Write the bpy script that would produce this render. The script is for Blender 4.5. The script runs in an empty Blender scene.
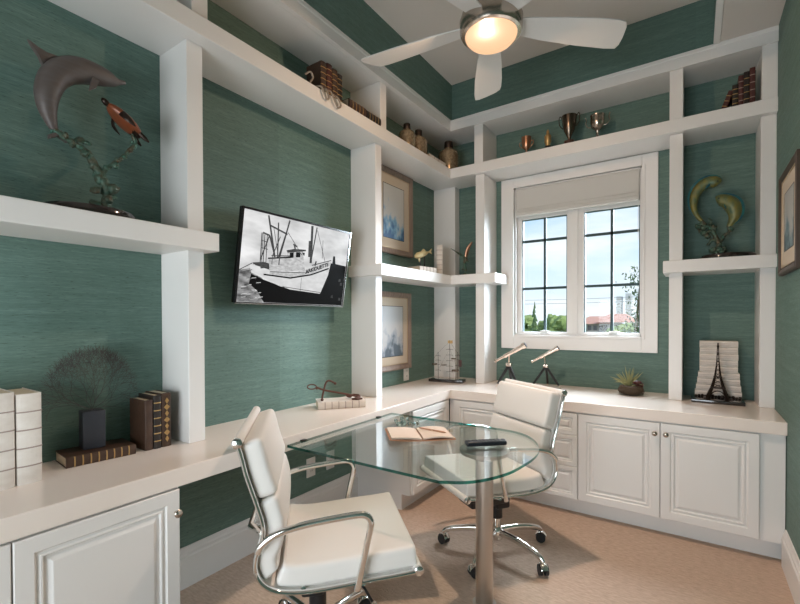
import bpy, bmesh, math, random
from mathutils import Vector, Matrix, Euler
PI = math.pi
R = math.radians
random.seed(7)
sc = bpy.context.scene
COL = sc.collection

# ------------------------------------------------------------------ mesh helpers
def frame(o, a, b, n):
    """matrix whose local x,y,z axes are a,b,n, placed at o"""
    a, b, n = Vector(a).normalized(), Vector(b).normalized(), Vector(n).normalized()
    m = Matrix((a, b, n)).transposed().to_4x4()
    m.translation = Vector(o)
    return m

class M:
    def __init__(s, xf=None):
        s.v = []; s.f = []; s.mi = []
        s.xf = xf or Matrix.Identity(4)
    def add(s, vs, fs, mi=0):
        k = len(s.v)
        s.v += [s.xf @ Vector(p) for p in vs]
        s.f += [tuple(i + k for i in f) for f in fs]
        s.mi += [mi] * len(fs)
        return s
    def box(s, x0, y0, z0, x1, y1, z1, mi=0):
        x0, x1 = min(x0, x1), max(x0, x1); y0, y1 = min(y0, y1), max(y0, y1); z0, z1 = min(z0, z1), max(z0, z1)
        vs = [(x, y, z) for x in (x0, x1) for y in (y0, y1) for z in (z0, z1)]
        return s.add(vs, [(0, 1, 3, 2), (4, 6, 7, 5), (0, 4, 5, 1), (2, 3, 7, 6), (0, 2, 6, 4), (1, 5, 7, 3)], mi)
    def rbox(s, c, h, r, n=(1, 1, 1), k=2, fn=None, mi=0):
        ax = []
        for i in range(3):
            H = h[i]; rr = min(r, H * .999)
            l = [-H + rr * (1 - math.cos(PI / 2 * j / k)) for j in range(k)]
            l += [-H + rr + (2 * H - 2 * rr) * j / n[i] for j in range(n[i] + 1)]
            l += [H - rr * (1 - math.cos(PI / 2 * j / k)) for j in range(k - 1, -1, -1)]
            ax.append(l)
        idx = {}; vs = []; fs = []
        def vid(p):
            key = tuple(round(q, 6) for q in p)
            if key not in idx:
                q = []
                inner = [max(-(h[i] - min(r, h[i] * .999)), min(h[i] - min(r, h[i] * .999), p[i])) for i in range(3)]
                d = Vector([p[i] - inner[i] for i in range(3)])
                if d.length > 1e-9:
                    e = d.normalized() * r if sum(abs(t) > 1e-9 for t in d) > 1 else d
                    d = e
                w = Vector(inner) + d
                w = fn(w) if fn else Vector(c) + w
                idx[key] = len(vs); vs.append(w)
            return idx[key]
        for a in range(3):
            b, c2 = (a + 1) % 3, (a + 2) % 3
            for sg in (0, -1):
                for i in range(len(ax[b]) - 1):
                    for j in range(len(ax[c2]) - 1):
                        q = []
                        for (ii, jj) in ((i, j), (i + 1, j), (i + 1, j + 1), (i, j + 1)):
                            p = [0, 0, 0]; p[a] = ax[a][sg]; p[b] = ax[b][ii]; p[c2] = ax[c2][jj]
                            q.append(vid(p))
                        if sg == 0: q.reverse()
                        if len(set(q)) == 4: fs.append(tuple(q))
        return s.add(vs, fs, mi)
    def tube(s, pts, r, n=8, mi=0, closed=False, flat=None, up=None):
        pts = [Vector(p) for p in pts]
        L = len(pts); vs = []; fs = []
        rs = r if isinstance(r, (list, tuple)) else [r] * L
        prev = None
        for i, p in enumerate(pts):
            if closed: t = pts[(i + 1) % L] - pts[i - 1]
            else: t = pts[min(i + 1, L - 1)] - pts[max(i - 1, 0)]
            if t.length < 1e-9: t = Vector((0, 0, 1))
            t.normalize()
            if up is not None: a = Vector(up) - t * t.dot(Vector(up))
            elif prev is None: a = t.orthogonal()
            else: a = prev - t * t.dot(prev)
            if a.length < 1e-6: a = t.orthogonal()
            a.normalize(); prev = a; b = t.cross(a)
            for j in range(n):
                th = 2 * PI * j / n
                ra = rs[i] * (flat if flat else 1)
                vs.append(p + a * math.cos(th) * rs[i] + b * math.sin(th) * ra)
        m = L if closed else L - 1
        for i in range(m):
            i2 = (i + 1) % L
            for j in range(n):
                j2 = (j + 1) % n
                fs.append((i * n + j, i * n + j2, i2 * n + j2, i2 * n + j))
        if not closed:
            fs.append(tuple(range(n - 1, -1, -1))); fs.append(tuple((L - 1) * n + j for j in range(n)))
        return s.add(vs, fs, mi)
    def cyl(s, a, b, r, n=16, mi=0, r2=None):
        return s.tube([a, b], [r, r if r2 is None else r2], n, mi)
    def lathe(s, prof, c=(0, 0, 0), n=24, mi=0, cap=True, sx=1, sy=1):
        vs = []; fs = []
        for (r, z) in prof:
            for j in range(n):
                t = 2 * PI * j / n
                vs.append((c[0] + r * math.cos(t) * sx, c[1] + r * math.sin(t) * sy, c[2] + z))
        for i in range(len(prof) - 1):
            for j in range(n):
                j2 = (j + 1) % n
                fs.append((i * n + j, i * n + j2, (i + 1) * n + j2, (i + 1) * n + j))
        if cap:
            fs.append(tuple(range(n - 1, -1, -1))); fs.append(tuple((len(prof) - 1) * n + j for j in range(n)))
        return s.add(vs, fs, mi)
    def prism(s, poly, z0, z1, mi=0, mi_side=None):
        n = len(poly)
        A = sum(poly[i][0] * poly[(i + 1) % n][1] - poly[(i + 1) % n][0] * poly[i][1] for i in range(n))
        if A < 0: poly = poly[::-1]
        vs = [(x, y, z0) for x, y in poly] + [(x, y, z1) for x, y in poly]
        s.add(vs, [tuple(range(n - 1, -1, -1)), tuple(range(n, 2 * n))], mi)
        k = len(s.v) - 2 * n
        sd = [(i, (i + 1) % n, (i + 1) % n + n, i + n) for i in range(n)]
        s.f += [tuple(i + k for i in f) for f in sd]; s.mi += [mi if mi_side is None else mi_side] * n
        return s
    def blob(s, c, rad, rot=None, seg=12, rings=8, noise=0, mi=0, rnd=random):
        vs = []; fs = []
        E = (rot.to_matrix() if rot else Matrix.Identity(3))
        C = Vector(c)
        vs.append(C + E @ Vector((0, 0, -rad[2])))
        for i in range(1, rings):
            ph = -PI / 2 + PI * i / rings
            for j in range(seg):
                th = 2 * PI * j / seg; q = 1 + (rnd.random() - .5) * noise
                vs.append(C + E @ Vector((rad[0] * math.cos(ph) * math.cos(th) * q, rad[1] * math.cos(ph) * math.sin(th) * q, rad[2] * math.sin(ph) * q)))
        vs.append(C + E @ Vector((0, 0, rad[2])))
        for j in range(seg):
            j2 = (j + 1) % seg
            fs.append((0, 1 + j2, 1 + j)); 
            fs.append((len(vs) - 1, 1 + (rings - 2) * seg + j, 1 + (rings - 2) * seg + j2))
            for i in range(rings - 2):
                fs.append((1 + i * seg + j, 1 + i * seg + j2, 1 + (i + 1) * seg + j2, 1 + (i + 1) * seg + j))
        return s.add(vs, fs, mi)
    def rings(s, rs, mi=0, cap0=False, cap1=True):
        """list of equal-length vertex loops, joined"""
        n = len(rs[0]); vs = [p for r in rs for p in r]; fs = []
        for i in range(len(rs) - 1):
            for j in range(n):
                j2 = (j + 1) % n
                fs.append((i * n + j, i * n + j2, (i + 1) * n + j2, (i + 1) * n + j))
        if cap0: fs.append(tuple(range(n - 1, -1, -1)))
        if cap1: fs.append(tuple((len(rs) - 1) * n + j for j in range(n)))
        return s.add(vs, fs, mi)
    def panel(s, w, h, prof, mi=0):
        """raised panel lying in local xy from 0..w,0..h; prof = (inset, height) steps"""
        rs = [[(i, i, z), (w - i, i, z), (w - i, h - i, z), (i, h - i, z)] for i, z in prof]
        return s.rings(rs, mi, True, True)
    def build(s, name, mats, parent=None, local=False, smooth=None, bevel=0, bseg=2, kind=None):
        me = bpy.data.meshes.new(name)
        V = s.v
        off = Vector((0, 0, 0))
        if parent is not None:
            if not local:
                off = parent.location.copy()
                if parent.parent is not None: off = off + parent.parent.location
        elif not local and V:
            xs = [p.x for p in V]; ys = [p.y for p in V]
            off = Vector(((min(xs) + max(xs)) / 2, (min(ys) + max(ys)) / 2, min(p.z for p in V)))
        me.from_pydata([p - off for p in V], [], s.f)
        me.validate()
        if not isinstance(mats, (list, tuple)): mats = [mats]
        for m in mats: me.materials.append(m)
        if len(me.polygons) == len(s.mi):
            me.polygons.foreach_set('material_index', s.mi)
        bm = bmesh.new(); bm.from_mesh(me); bmesh.ops.recalc_face_normals(bm, faces=bm.faces[:]); bm.to_mesh(me); bm.free()
        if bevel:
            bm = bmesh.new(); bm.from_mesh(me)
            es = [e for e in bm.edges if len(e.link_faces) == 2 and e.calc_face_angle(0) > .6]
            bmesh.ops.bevel(bm, geom=es, offset=bevel, segments=bseg, affect='EDGES', profile=.5)
            bm.to_mesh(me); bm.free()
        if smooth:
            me.shade_smooth(); me.set_sharp_from_angle(angle=R(smooth))
        me.update()
        o = bpy.data.objects.new(name, me); COL.objects.link(o)
        if parent is not None: o.parent = parent
        elif not local: o.location = off
        if kind: o['kind'] = kind
        return o

def tag(o, label, cat=None, group=None):
    o['label'] = label
    if cat: o['category'] = cat
    if group: o['group'] = group
    return o
def thing(name, label, cat, loc=(0, 0, 0), rz=0, group=None):
    o = bpy.data.objects.new(name, None); COL.objects.link(o)
    o.empty_display_size = .1
    o.location = loc; o.rotation_euler = (0, 0, rz)
    return tag(o, label, cat, group)
def copy_thing(root, label, loc, rz=None, group=None):
    r = root.copy(); COL.objects.link(r); r.location = loc
    if rz is not None: r.rotation_euler = (0, 0, rz)
    r['label'] = label
    if group: r['group'] = group
    for ch in list(root.children):
        c = ch.copy(); COL.objects.link(c); c.parent = r
        for g in list(ch.children):
            d = g.copy(); COL.objects.link(d); d.parent = c
    return r
def smoothpath(pts, n=4, closed=False):
    P = [Vector(p) for p in pts]; L = len(P); out = []
    rng = range(L) if closed else range(L - 1)
    for i in rng:
        if closed: a, b, c, d = P[i - 1], P[i], P[(i + 1) % L], P[(i + 2) % L]
        else: a, b, c, d = P[max(i - 1, 0)], P[i], P[i + 1], P[min(i + 2, L - 1)]
        for j in range(n):
            t = j / n
            out.append(.5 * ((2 * b) + (c - a) * t + (2 * a - 5 * b + 4 * c - d) * t * t + (3 * b - a - 3 * c + d) * t ** 3))
    if not closed: out.append(P[-1])
    return out

# ------------------------------------------------------------------ materials
MATS = {}
def mat(name, col, rough=.5, metal=0, bump=0, bscale=(40, 40, 40), var=0, vcol=None, vscale=(5, 5, 5), spec=.5, detail=3, coat=0, emis=None, estr=0, sub=0, bdist=.002):
    m = bpy.data.materials.new(name); m.use_nodes = True
    nt = m.node_tree; N = nt.nodes; L = nt.links
    b = N['Principled BSDF']
    b.inputs['Base Color'].default_value = (*col, 1); b.inputs['Roughness'].default_value = rough
    b.inputs['Metallic'].default_value = metal; b.inputs['Specular IOR Level'].default_value = spec
    b.inputs['Coat Weight'].default_value = coat
    if emis: b.inputs['Emission Color'].default_value = (*emis, 1); b.inputs['Emission Strength'].default_value = estr
    g = N.new('ShaderNodeNewGeometry')
    def noise(scale, det):
        mp = N.new('ShaderNodeMapping'); mp.inputs['Scale'].default_value = scale
        L.new(g.outputs['Position'], mp.inputs['Vector'])
        n = N.new('ShaderNodeTexNoise'); n.inputs['Scale'].default_value = 1; n.inputs['Detail'].default_value = det
        L.new(mp.outputs[0], n.inputs['Vector']); return n
    if var:
        n = noise(vscale, detail)
        cr = N.new('ShaderNodeMapRange'); cr.inputs['From Min'].default_value = .5 - .25; cr.inputs['From Max'].default_value = .75
        L.new(n.outputs['Fac'], cr.inputs['Value'])
        mx = N.new('ShaderNodeMix'); mx.data_type = 'RGBA'
        mx.inputs['A'].default_value = (*col, 1)
        v2 = vcol if vcol else tuple(c * (1 - var) for c in col)
        mx.inputs['B'].default_value = (*v2, 1)
        L.new(cr.outputs[0], mx.inputs['Factor']); L.new(mx.outputs['Result'], b.inputs['Base Color'])
    if bump:
        n = noise(bscale, 4)
        bp = N.new('ShaderNodeBump'); bp.inputs['Strength'].default_value = bump; bp.inputs['Distance'].default_value = bdist
        L.new(n.outputs['Fac'], bp.inputs['Height']); L.new(bp.outputs[0], b.inputs['Normal'])
    MATS[name] = m
    return m

def wallpaper(name, along):
    """teal grasscloth: long horizontal fibres, faint vertical drops"""
    m = bpy.data.materials.new(name); m.use_nodes = True
    nt = m.node_tree; N = nt.nodes; L = nt.links; b = N['Principled BSDF']
    b.inputs['Roughness'].default_value = .62; b.inputs['Specular IOR Level'].default_value = .35
    g = N.new('ShaderNodeNewGeometry')
    def tex(sc_, det, rough=.6):
        mp = N.new('ShaderNodeMapping'); mp.inputs['Scale'].default_value = sc_
        L.new(g.outputs['Position'], mp.inputs['Vector'])
        n = N.new('ShaderNodeTexNoise'); n.inputs['Scale'].default_value = 1; n.inputs['Detail'].default_value = det
        n.inputs['Roughness'].default_value = rough
        L.new(mp.outputs[0], n.inputs['Vector']); return n
    h = 4.
    n1 = tex((14, 14, 330), 5, .75)
    n2 = tex((2.2, 2.2, 45), 3)
    n3 = tex((26, 26, 170), 3)
    r = N.new('ShaderNodeValToRGB')
    r.color_ramp.elements[0].position = .3; r.color_ramp.elements[0].color = (.068, .126, .103, 1)
    r.color_ramp.elements[1].position = .72; r.color_ramp.elements[1].color = (.204, .302, .264, 1)
    e = r.color_ramp.elements.new(.52); e.color = (.121, .199, .168, 1)
    a = N.new('ShaderNodeMath'); a.operation = 'MULTIPLY_ADD'; a.inputs[1].default_value = .5
    L.new(n1.outputs['Fac'], a.inputs[0])
    a2 = N.new('ShaderNodeMath'); a2.operation = 'MULTIPLY_ADD'; a2.inputs[1].default_value = .28
    L.new(n2.outputs['Fac'], a2.inputs[0])
    a3 = N.new('ShaderNodeMath'); a3.operation = 'MULTIPLY'; a3.inputs[1].default_value = .22
    L.new(n3.outputs['Fac'], a3.inputs[0])
    L.new(a3.outputs[0], a2.inputs[2]); L.new(a2.outputs[0], a.inputs[2])
    L.new(a.outputs[0], r.inputs['Fac'])
    # paper drops, each 0.9 m wide, differ a little in tone
    sp = N.new('ShaderNodeSeparateXYZ'); L.new(g.outputs['Position'], sp.inputs[0])
    dv = N.new('ShaderNodeMath'); dv.operation = 'DIVIDE'; dv.inputs[1].default_value = .9
    L.new(sp.outputs[along], dv.inputs[0])
    fl = N.new('ShaderNodeMath'); fl.operation = 'FLOOR'; L.new(dv.outputs[0], fl.inputs[0])
    wn = N.new('ShaderNodeTexWhiteNoise'); wn.noise_dimensions = '1D'; L.new(fl.outputs[0], wn.inputs['W'])
    mr = N.new('ShaderNodeMapRange'); mr.inputs['To Min'].default_value = .92; mr.inputs['To Max'].default_value = 1.06
    L.new(wn.outputs['Value'], mr.inputs['Value'])
    mx = N.new('ShaderNodeVectorMath'); mx.operation = 'SCALE'
    nf = tex((38, 38, 330), 1)
    fk = N.new('ShaderNodeMapRange'); fk.inputs['From Min'].default_value = .66; fk.inputs['From Max'].default_value = .76
    fk.inputs['To Min'].default_value = 1; fk.inputs['To Max'].default_value = .45
    L.new(nf.outputs['Fac'], fk.inputs['Value'])
    ml = N.new('ShaderNodeMath'); ml.operation = 'MULTIPLY'; L.new(fk.outputs[0], ml.inputs[0]); L.new(mr.outputs[0], ml.inputs[1])
    L.new(r.outputs[0], mx.inputs[0]); L.new(ml.outputs[0], mx.inputs['Scale'])
    L.new(mx.outputs[0], b.inputs['Base Color'])
    bp = N.new('ShaderNodeBump'); bp.inputs['Strength'].default_value = .5; bp.inputs['Distance'].default_value = .002
    L.new(a.outputs[0], bp.inputs['Height']); L.new(bp.outputs[0], b.inputs['Normal'])
    return m
paperX = wallpaper('grasscloth_side', 'Y')
paperY = wallpaper('grasscloth_back', 'X')
white = mat('white_trim_paint', (.78, .76, .735), .36)
white_top = mat('white_lacquer_top', (.84, .75, .68), .22, coat=.25)
ceilm = mat('ceiling_paint', (.66, .61, .56), .7)
carpet = mat('beige_carpet', (.66, .50, .39), .95, bump=.9, bscale=(90, 260, 90), var=1, vcol=(.48, .35, .27), vscale=(30, 90, 30), detail=6, spec=.1, bdist=.006)
chrome = mat('polished_chrome', (.80, .79, .77), .07, 1)
brushed = mat('brushed_steel', (.58, .54, .50), .30, 1, bump=.1, bscale=(250, 250, 6), bdist=.0006)
nickel = mat('brushed_nickel', (.52, .46, .40), .24, 1, bump=.08, bscale=(300, 300, 10), bdist=.0005)
leather = mat('white_leather', (.83, .79, .745), .42, bump=.25, bscale=(160, 160, 160), bdist=.0012)
blackp = mat('black_plastic', (.012, .012, .013), .35)
rubber = mat('black_rubber', (.015, .015, .016), .6)
dark_brz = mat('dark_bronze', (.035, .022, .016), .35, .7)
blackbase = mat('black_gloss_base', (.02, .014, .012), .12, 0, coat=.6)
green_pat = mat('green_patina', (.05, .16, .12), .55, .3, bump=.8, bscale=(90, 90, 90), var=1, vcol=(.10, .06, .03), vscale=(35, 35, 35), bdist=.006)
dolph = mat('grey_brown_bronze', (.115, .10, .095), .5, .15, bump=.3, bscale=(25, 25, 90), var=1, vcol=(.10, .075, .065), vscale=(12, 12, 60), bdist=.002)
shell = mat('orange_turtle_shell', (.26, .065, .025), .35, .2, var=1, vcol=(.16, .05, .02), vscale=(30, 30, 30))
mahi_g = mat('mahi_yellow', (.24, .19, .035), .42, .15, var=1, vcol=(.04, .11, .07), vscale=(34, 34, 22))
mahi_b = mat('mahi_blue', (.015, .06, .14), .35, .2, var=1, vcol=(.03, .20, .16), vscale=(30, 30, 30))
brass = mat('aged_brass', (.80, .66, .56), .2, 1)
leaf = mat('air_plant_leaf', (.34, .36, .16), .6, var=1, vcol=(.30, .27, .13), vscale=(25, 25, 25))
twig = mat('woven_twigs', (.07, .045, .025), .75, bump=.6, bscale=(80, 80, 80))
cream = mat('cream_book_cloth', (.76, .70, .64), .75, bump=.5, bscale=(70, 70, 70), var=1, vcol=(.66, .59, .52), vscale=(20, 20, 35))
pagem = mat('book_pages', (.62, .52, .38), .85, bump=.4, bscale=(30, 30, 600))
brownbk = mat('brown_leather_book', (.070, .036, .021), .42, bump=.4, bscale=(60, 60, 60), var=1, vcol=(.045, .022, .014), vscale=(25, 25, 25))
blackbk = mat('black_leather_book', (.02, .014, .012), .38, bump=.3, bscale=(60, 60, 60))
redbk = mat('dark_red_leather_book', (.07, .018, .014), .42, bump=.3, bscale=(60, 60, 60))
gilt = mat('gilt_tooling', (.50, .32, .13), .4, .6)
rib_dark = mat('tan_band_cord', (.36, .28, .24), .8)  # own tan colour of spine bands and printed lines
slate = mat('charcoal_vase', (.028, .030, .038), .5)
wirem = mat('dark_wire', (.075, .065, .06), .5, .3)
rust = mat('rusted_iron', (.12, .055, .04), .7, .4, bump=.7, bscale=(120, 120, 120))
tvm = mat('tv_bezel', (.01, .01, .012), .18)
tvedge = mat('tv_metal_edge', (.55, .56, .58), .2, 1)
framew = mat('brown_wood_frame', (.30, .225, .18), .4, var=1, vcol=(.20, .14, .11), vscale=(60, 60, 4))
framedk = mat('black_frame_edge', (.02, .017, .016), .35)
fillet = mat('gilt_fillet', (.55, .42, .28), .4, .5)
matb = mat('picture_mat_board', (.60, .51, .40), .85)
platew = mat('outlet_plastic', (.72, .71, .68), .35)
mercury = mat('mercury_glass', (.60, .46, .30), .2, .7, var=1, vcol=(.26, .17, .10), vscale=(60, 60, 60), bump=.2, bscale=(50, 50, 50))
silver = mat('tarnished_silver', (.62, .56, .50), .18, 1, var=1, vcol=(.40, .30, .24), vscale=(40, 40, 40))
pewter = mat('dark_pewter', (.17, .13, .10), .25, 1)
copper = mat('old_copper', (.50, .26, .16), .28, .9)
woodb = mat('dark_wood_plinth', (.07, .03, .018), .35)
dkmunt = mat('dark_window_bars', (.020, .050, .055), .5)
blindm = mat('roman_shade_linen', (.60, .58, .54), .9, bump=.3, bscale=(300, 300, 300))
bladem = mat('fan_blade_silver', (.70, .69, .68), .45)
remotem = mat('remote_black', (.016, .02, .028), .3)
btn = mat('remote_buttons', (.06, .07, .08), .5)
tanl = mat('tan_leather', (.47, .25, .15), .5, bump=.3, bscale=(90, 90, 90))
pape = mat('notebook_paper', (.70, .58, .48), .8)
fish_y = mat('carved_bone', (.62, .50, .26), .5)
foli = mat('tree_foliage', (.20, .30, .09), .9, bump=1, bscale=(1.5, 1.5, 1.5), bdist=.3, var=1, vcol=(.36, .44, .18), vscale=(.6, .6, .6), detail=6)
foli2 = mat('conifer_foliage', (.045, .10, .04), .9, bump=1, bscale=(3, 3, 3), bdist=.2, var=1, vcol=(.10, .16, .06), vscale=(1.2, 1.2, 1.2), detail=6)
bark = mat('bark', (.12, .08, .05), .9)
grass = mat('lawn', (.14, .20, .06), .95, var=1, vcol=(.20, .24, .10), vscale=(.3, .3, .3))
stucco = mat('pale_stucco', (.52, .48, .43), .9)
rooft = mat('terracotta_roof', (.70, .36, .27), .8, bump=.6, bscale=(3, 3, 3), bdist=.1)
towerm = mat('tower_concrete', (.60, .60, .62), .8)
wglass = mat('dark_house_window', (.12, .11, .12), .2)
cablem = mat('overhead_cable', (.30, .30, .32), .7)
ledm = mat('chair_pin_steel', (.75, .74, .72), .2, 1)

def glassmat(name, tint, ior=1.5, rough=0.0, gl=1.0):
    m = bpy.data.materials.new(name); m.use_nodes = True
    nt = m.node_tree; N = nt.nodes; L = nt.links
    for n in list(N): N.remove(n)
    o = N.new('ShaderNodeOutputMaterial'); mx = N.new('ShaderNodeMixShader')
    t = N.new('ShaderNodeBsdfTransparent'); t.inputs[0].default_value = (*tint, 1)
    g = N.new('ShaderNodeBsdfGlossy'); g.inputs['Roughness'].default_value = rough
    g.inputs['Color'].default_value = (gl, gl, gl, 1)
    # Schlick reflectance, the same from both sides of each face
    gm = N.new('ShaderNodeNewGeometry'); dp = N.new('ShaderNodeVectorMath'); dp.operation = 'DOT_PRODUCT'
    L.new(gm.outputs['Normal'], dp.inputs[0]); L.new(gm.outputs['Incoming'], dp.inputs[1])
    ab = N.new('ShaderNodeMath'); ab.operation = 'ABSOLUTE'; L.new(dp.outputs['Value'], ab.inputs[0])
    om = N.new('ShaderNodeMath'); om.operation = 'SUBTRACT'; om.inputs[0].default_value = 1; L.new(ab.outputs[0], om.inputs[1])
    pw = N.new('ShaderNodeMath'); pw.operation = 'POWER'; pw.inputs[1].default_value = 5; L.new(om.outputs[0], pw.inputs[0])
    r0 = ((ior - 1) / (ior + 1)) ** 2
    f = N.new('ShaderNodeMath'); f.operation = 'MULTIPLY_ADD'; f.inputs[1].default_value = 1 - r0; f.inputs[2].default_value = r0
    L.new(pw.outputs[0], f.inputs[0])
    L.new(f.outputs[0], mx.inputs[0]); L.new(t.outputs[0], mx.inputs[1]); L.new(g.outputs[0], mx.inputs[2])
    L.new(mx.outputs[0], o.inputs[0])
    return m
tglass = glassmat('table_glass', (.945, .985, .975), 1.5)
wpane = glassmat('window_glass', (.97, .985, .985), 1.25)
tedge = glassmat('glass_edge_green', (.05, .27, .23), 1.5)

def bowlmat():
    m = bpy.data.materials.new('frosted_lamp_bowl'); m.use_nodes = True
    nt = m.node_tree; N = nt.nodes; L = nt.links
    for n in list(N): N.remove(n)
    o = N.new('ShaderNodeOutputMaterial'); mx = N.new('ShaderNodeMixShader'); mx.inputs[0].default_value = .97
    t = N.new('ShaderNodeBsdfTransparent')
    e = N.new('ShaderNodeEmission'); e.inputs['Color'].default_value = (1.0, .58, .33, 1); e.inputs['Strength'].default_value = .82
    L.new(t.outputs[0], mx.inputs[1]); L.new(e.outputs[0], mx.inputs[2]); L.new(mx.outputs[0], o.inputs[0])
    return m, e
bowlm, bowl_em = bowlmat()

def artmat(name, base, blue, seed, dark):
    """loose watercolour: pale paper with drifting washes"""
    m = bpy.data.materials.new(name); m.use_nodes = True
    nt = m.node_tree; N = nt.nodes; L = nt.links; b = N['Principled BSDF']; b.inputs['Roughness'].default_value = .35
    g = N.new('ShaderNodeTexCoord')
    mp = N.new('ShaderNodeMapping'); mp.inputs['Location'].default_value = (seed, seed * 2, seed * 3)
    L.new(g.outputs['Generated'], mp.inputs['Vector'])
    n = N.new('ShaderNodeTexNoise'); n.inputs['Scale'].default_value = 4.2; n.inputs['Detail'].default_value = 5
    L.new(mp.outputs[0], n.inputs['Vector'])
    sp = N.new('ShaderNodeSeparateXYZ'); L.new(g.outputs['Generated'], sp.inputs[0])
    # washes gather towards the foot of the sheet (painted so)
    a = N.new('ShaderNodeMath'); a.operation = 'MULTIPLY_ADD'; a.inputs[1].default_value = -.55; a.inputs[2].default_value = .16
    L.new(sp.outputs['Z'], a.inputs[0])
    ad = N.new('ShaderNodeMath'); L.new(n.outputs['Fac'], ad.inputs[0]); L.new(a.outputs[0], ad.inputs[1])
    r = N.new('ShaderNodeValToRGB'); r.color_ramp.elements[0].position = .40; r.color_ramp.elements[0].color = (*base, 1)
    r.color_ramp.elements[1].position = .66; r.color_ramp.elements[1].color = (*dark, 1)
    e = r.color_ramp.elements.new(.54); e.color = (*blue, 1)
    L.new(ad.outputs[0], r.inputs['Fac']); L.new(r.outputs[0], b.inputs['Base Color'])
    return m
art1 = artmat('watercolour_upper', (.60, .60, .58), (.22, .42, .60), 1.3, (.05, .14, .30))
art2 = artmat('watercolour_lower', (.60, .61, .62), (.38, .43, .50), 4.1, (.12, .16, .20))
art3 = artmat('watercolour_right', (.50, .50, .48), (.20, .30, .34), 7.7, (.08, .14, .16))

# ------------------------------------------------------------------ measured layout (metres; camera stands at x=0,y=0)
XL, XR, YB, YN = -2.112, .414, 3.814, -1.30
XP, XS = -1.881, -1.807          # left uprights' front, shelf fronts
YP, YS = 3.532, 3.486            # back uprights' front, shelf fronts
XC, YC, HC, TC = -1.603, 3.083, .78, .071
ZM, TM, ZU, TU = 1.652, .082, 2.598, .087
ZN, ZS, ZT = 3.02, 3.112, 3.43   # niche top, soffit, tray top
TX0, TX1, TY0, TY1 = -1.80, .10, .70, 3.50
T = .15

# ------------------------------------------------------------------ room shell
def struct(name, m, mats, **k):
    return m.build(name, mats, None, kind='structure', **k)
struct('floor', M().box(XL - T, YN - T, -.12, XR + T, YB + T, 0), carpet)
struct('wall_left', M().box(XL - T, YN - T, 0, XL, YB + T, ZS + .4), paperX)
struct('wall_right', M().box(XR, YN - T, 0, XR + T, YB + T, ZS + .4), paperX)
WX0, WX1, WZ0, WZ1 = -1.335, -.335, 1.20, 2.505
mb = M()
mb.box(XL, YB, 0, WX0, YB + T, ZS + .4).box(WX1, YB, 0, XR, YB + T, ZS + .4)
mb.box(WX0, YB, 0, WX1, YB + T, WZ0).box(WX0, YB, WZ1, WX1, YB + T, ZS + .4)
struct('wall_back', mb, paperY)
# near wall; its glazed opening behind the camera is added to admit fill light
NX0, NX1, NZ0, NZ1 = -1.75, .05, .25, 1.75
mb = M()
mb.box(XL, YN - T, 0, NX0, YN, ZS + .4).box(NX1, YN - T, 0, XR, YN, ZS + .4)
mb.box(NX0, YN - T, 0, NX1, YN, NZ0).box(NX0, YN - T, NZ1, NX1, YN, ZS + .4)
struct('wall_near', mb, paperY)
w2 = M()
for (a, b) in ((NX0, NX0 + .05), (NX1 - .05, NX1), ((NX0 + NX1) / 2 - .03, (NX0 + NX1) / 2 + .03)):
    w2.box(a, YN - .10, NZ0, b, YN - .04, NZ1)
w2.box(NX0, YN - .10, NZ0, NX1, YN - .04, NZ0 + .05).box(NX0, YN - .10, NZ1 - .05, NX1, YN - .04, NZ1)
for (a, b, c, d) in ((NX0 - .09, NZ0 - .09, NX0, NZ1 + .09), (NX1, NZ0 - .09, NX1 + .09, NZ1 + .09), (NX0, NZ1, NX1, NZ1 + .09), (NX0, NZ0 - .09, NX1, NZ0)):
    w2.box(a, YN, b, c, YN + .02, d)
w2o = struct('added_fill_window', w2, white)
M().box(NX0 + .05, YN - .075, NZ0 + .05, NX1 - .05, YN - .069, NZ1 - .05).build('window_pane', wpane, w2o)
# ceiling: low soffit ring round a raised tray
mc = M()
mc.box(XL, YN, ZS, TX0, YB, ZS + .05).box(TX1, YN, ZS, XR, YB, ZS + .05)
mc.box(TX0, YN, ZS, TX1, TY0, ZS + .05).box(TX0, TY1, ZS, TX1, YB, ZS + .05)
mc.box(TX0 - .05, TY0 - .05, ZT, TX1 + .05, TY1 + .05, ZT + .08)
struct('ceiling', mc, ceilm)
mt = M()
mt.box(TX0 - .04, TY0, ZS + .05, TX0, TY1, ZT).box(TX1, TY0, ZS + .05, TX1 + .04, TY1, ZT)
mt.box(TX0, TY0, ZS + .001, TX0 + .001, TY1, ZT).box(TX1 - .001, TY0, ZS + .001, TX1, TY1, ZT)
struct('wall_tray_sides', mt, paperX)
mt = M()
mt.box(TX0 + .001, TY0 - .04, ZS + .001, TX1 - .001, TY0, ZT).box(TX0 + .001, TY1 - .001, ZS + .001, TX1 - .001, TY1 + .04, ZT)
struct('wall_tray_ends', mt, paperY)
# crown strip round the tray on the right and near edges, and along the right soffit
tr = M()
tr.box(TX1 - .006, TY0, ZS - .008, TX1 + .03, YS, ZS + .012)
tr.box(TX0, TY0 - .03, ZS - .02, TX1, TY0 + .018, ZS + .012)
struct('trim_1', tr, white, bevel=.004)
tr = M().box(XR - .012, YN, ZS - .05, XR, YS - .02, ZS)
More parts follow.
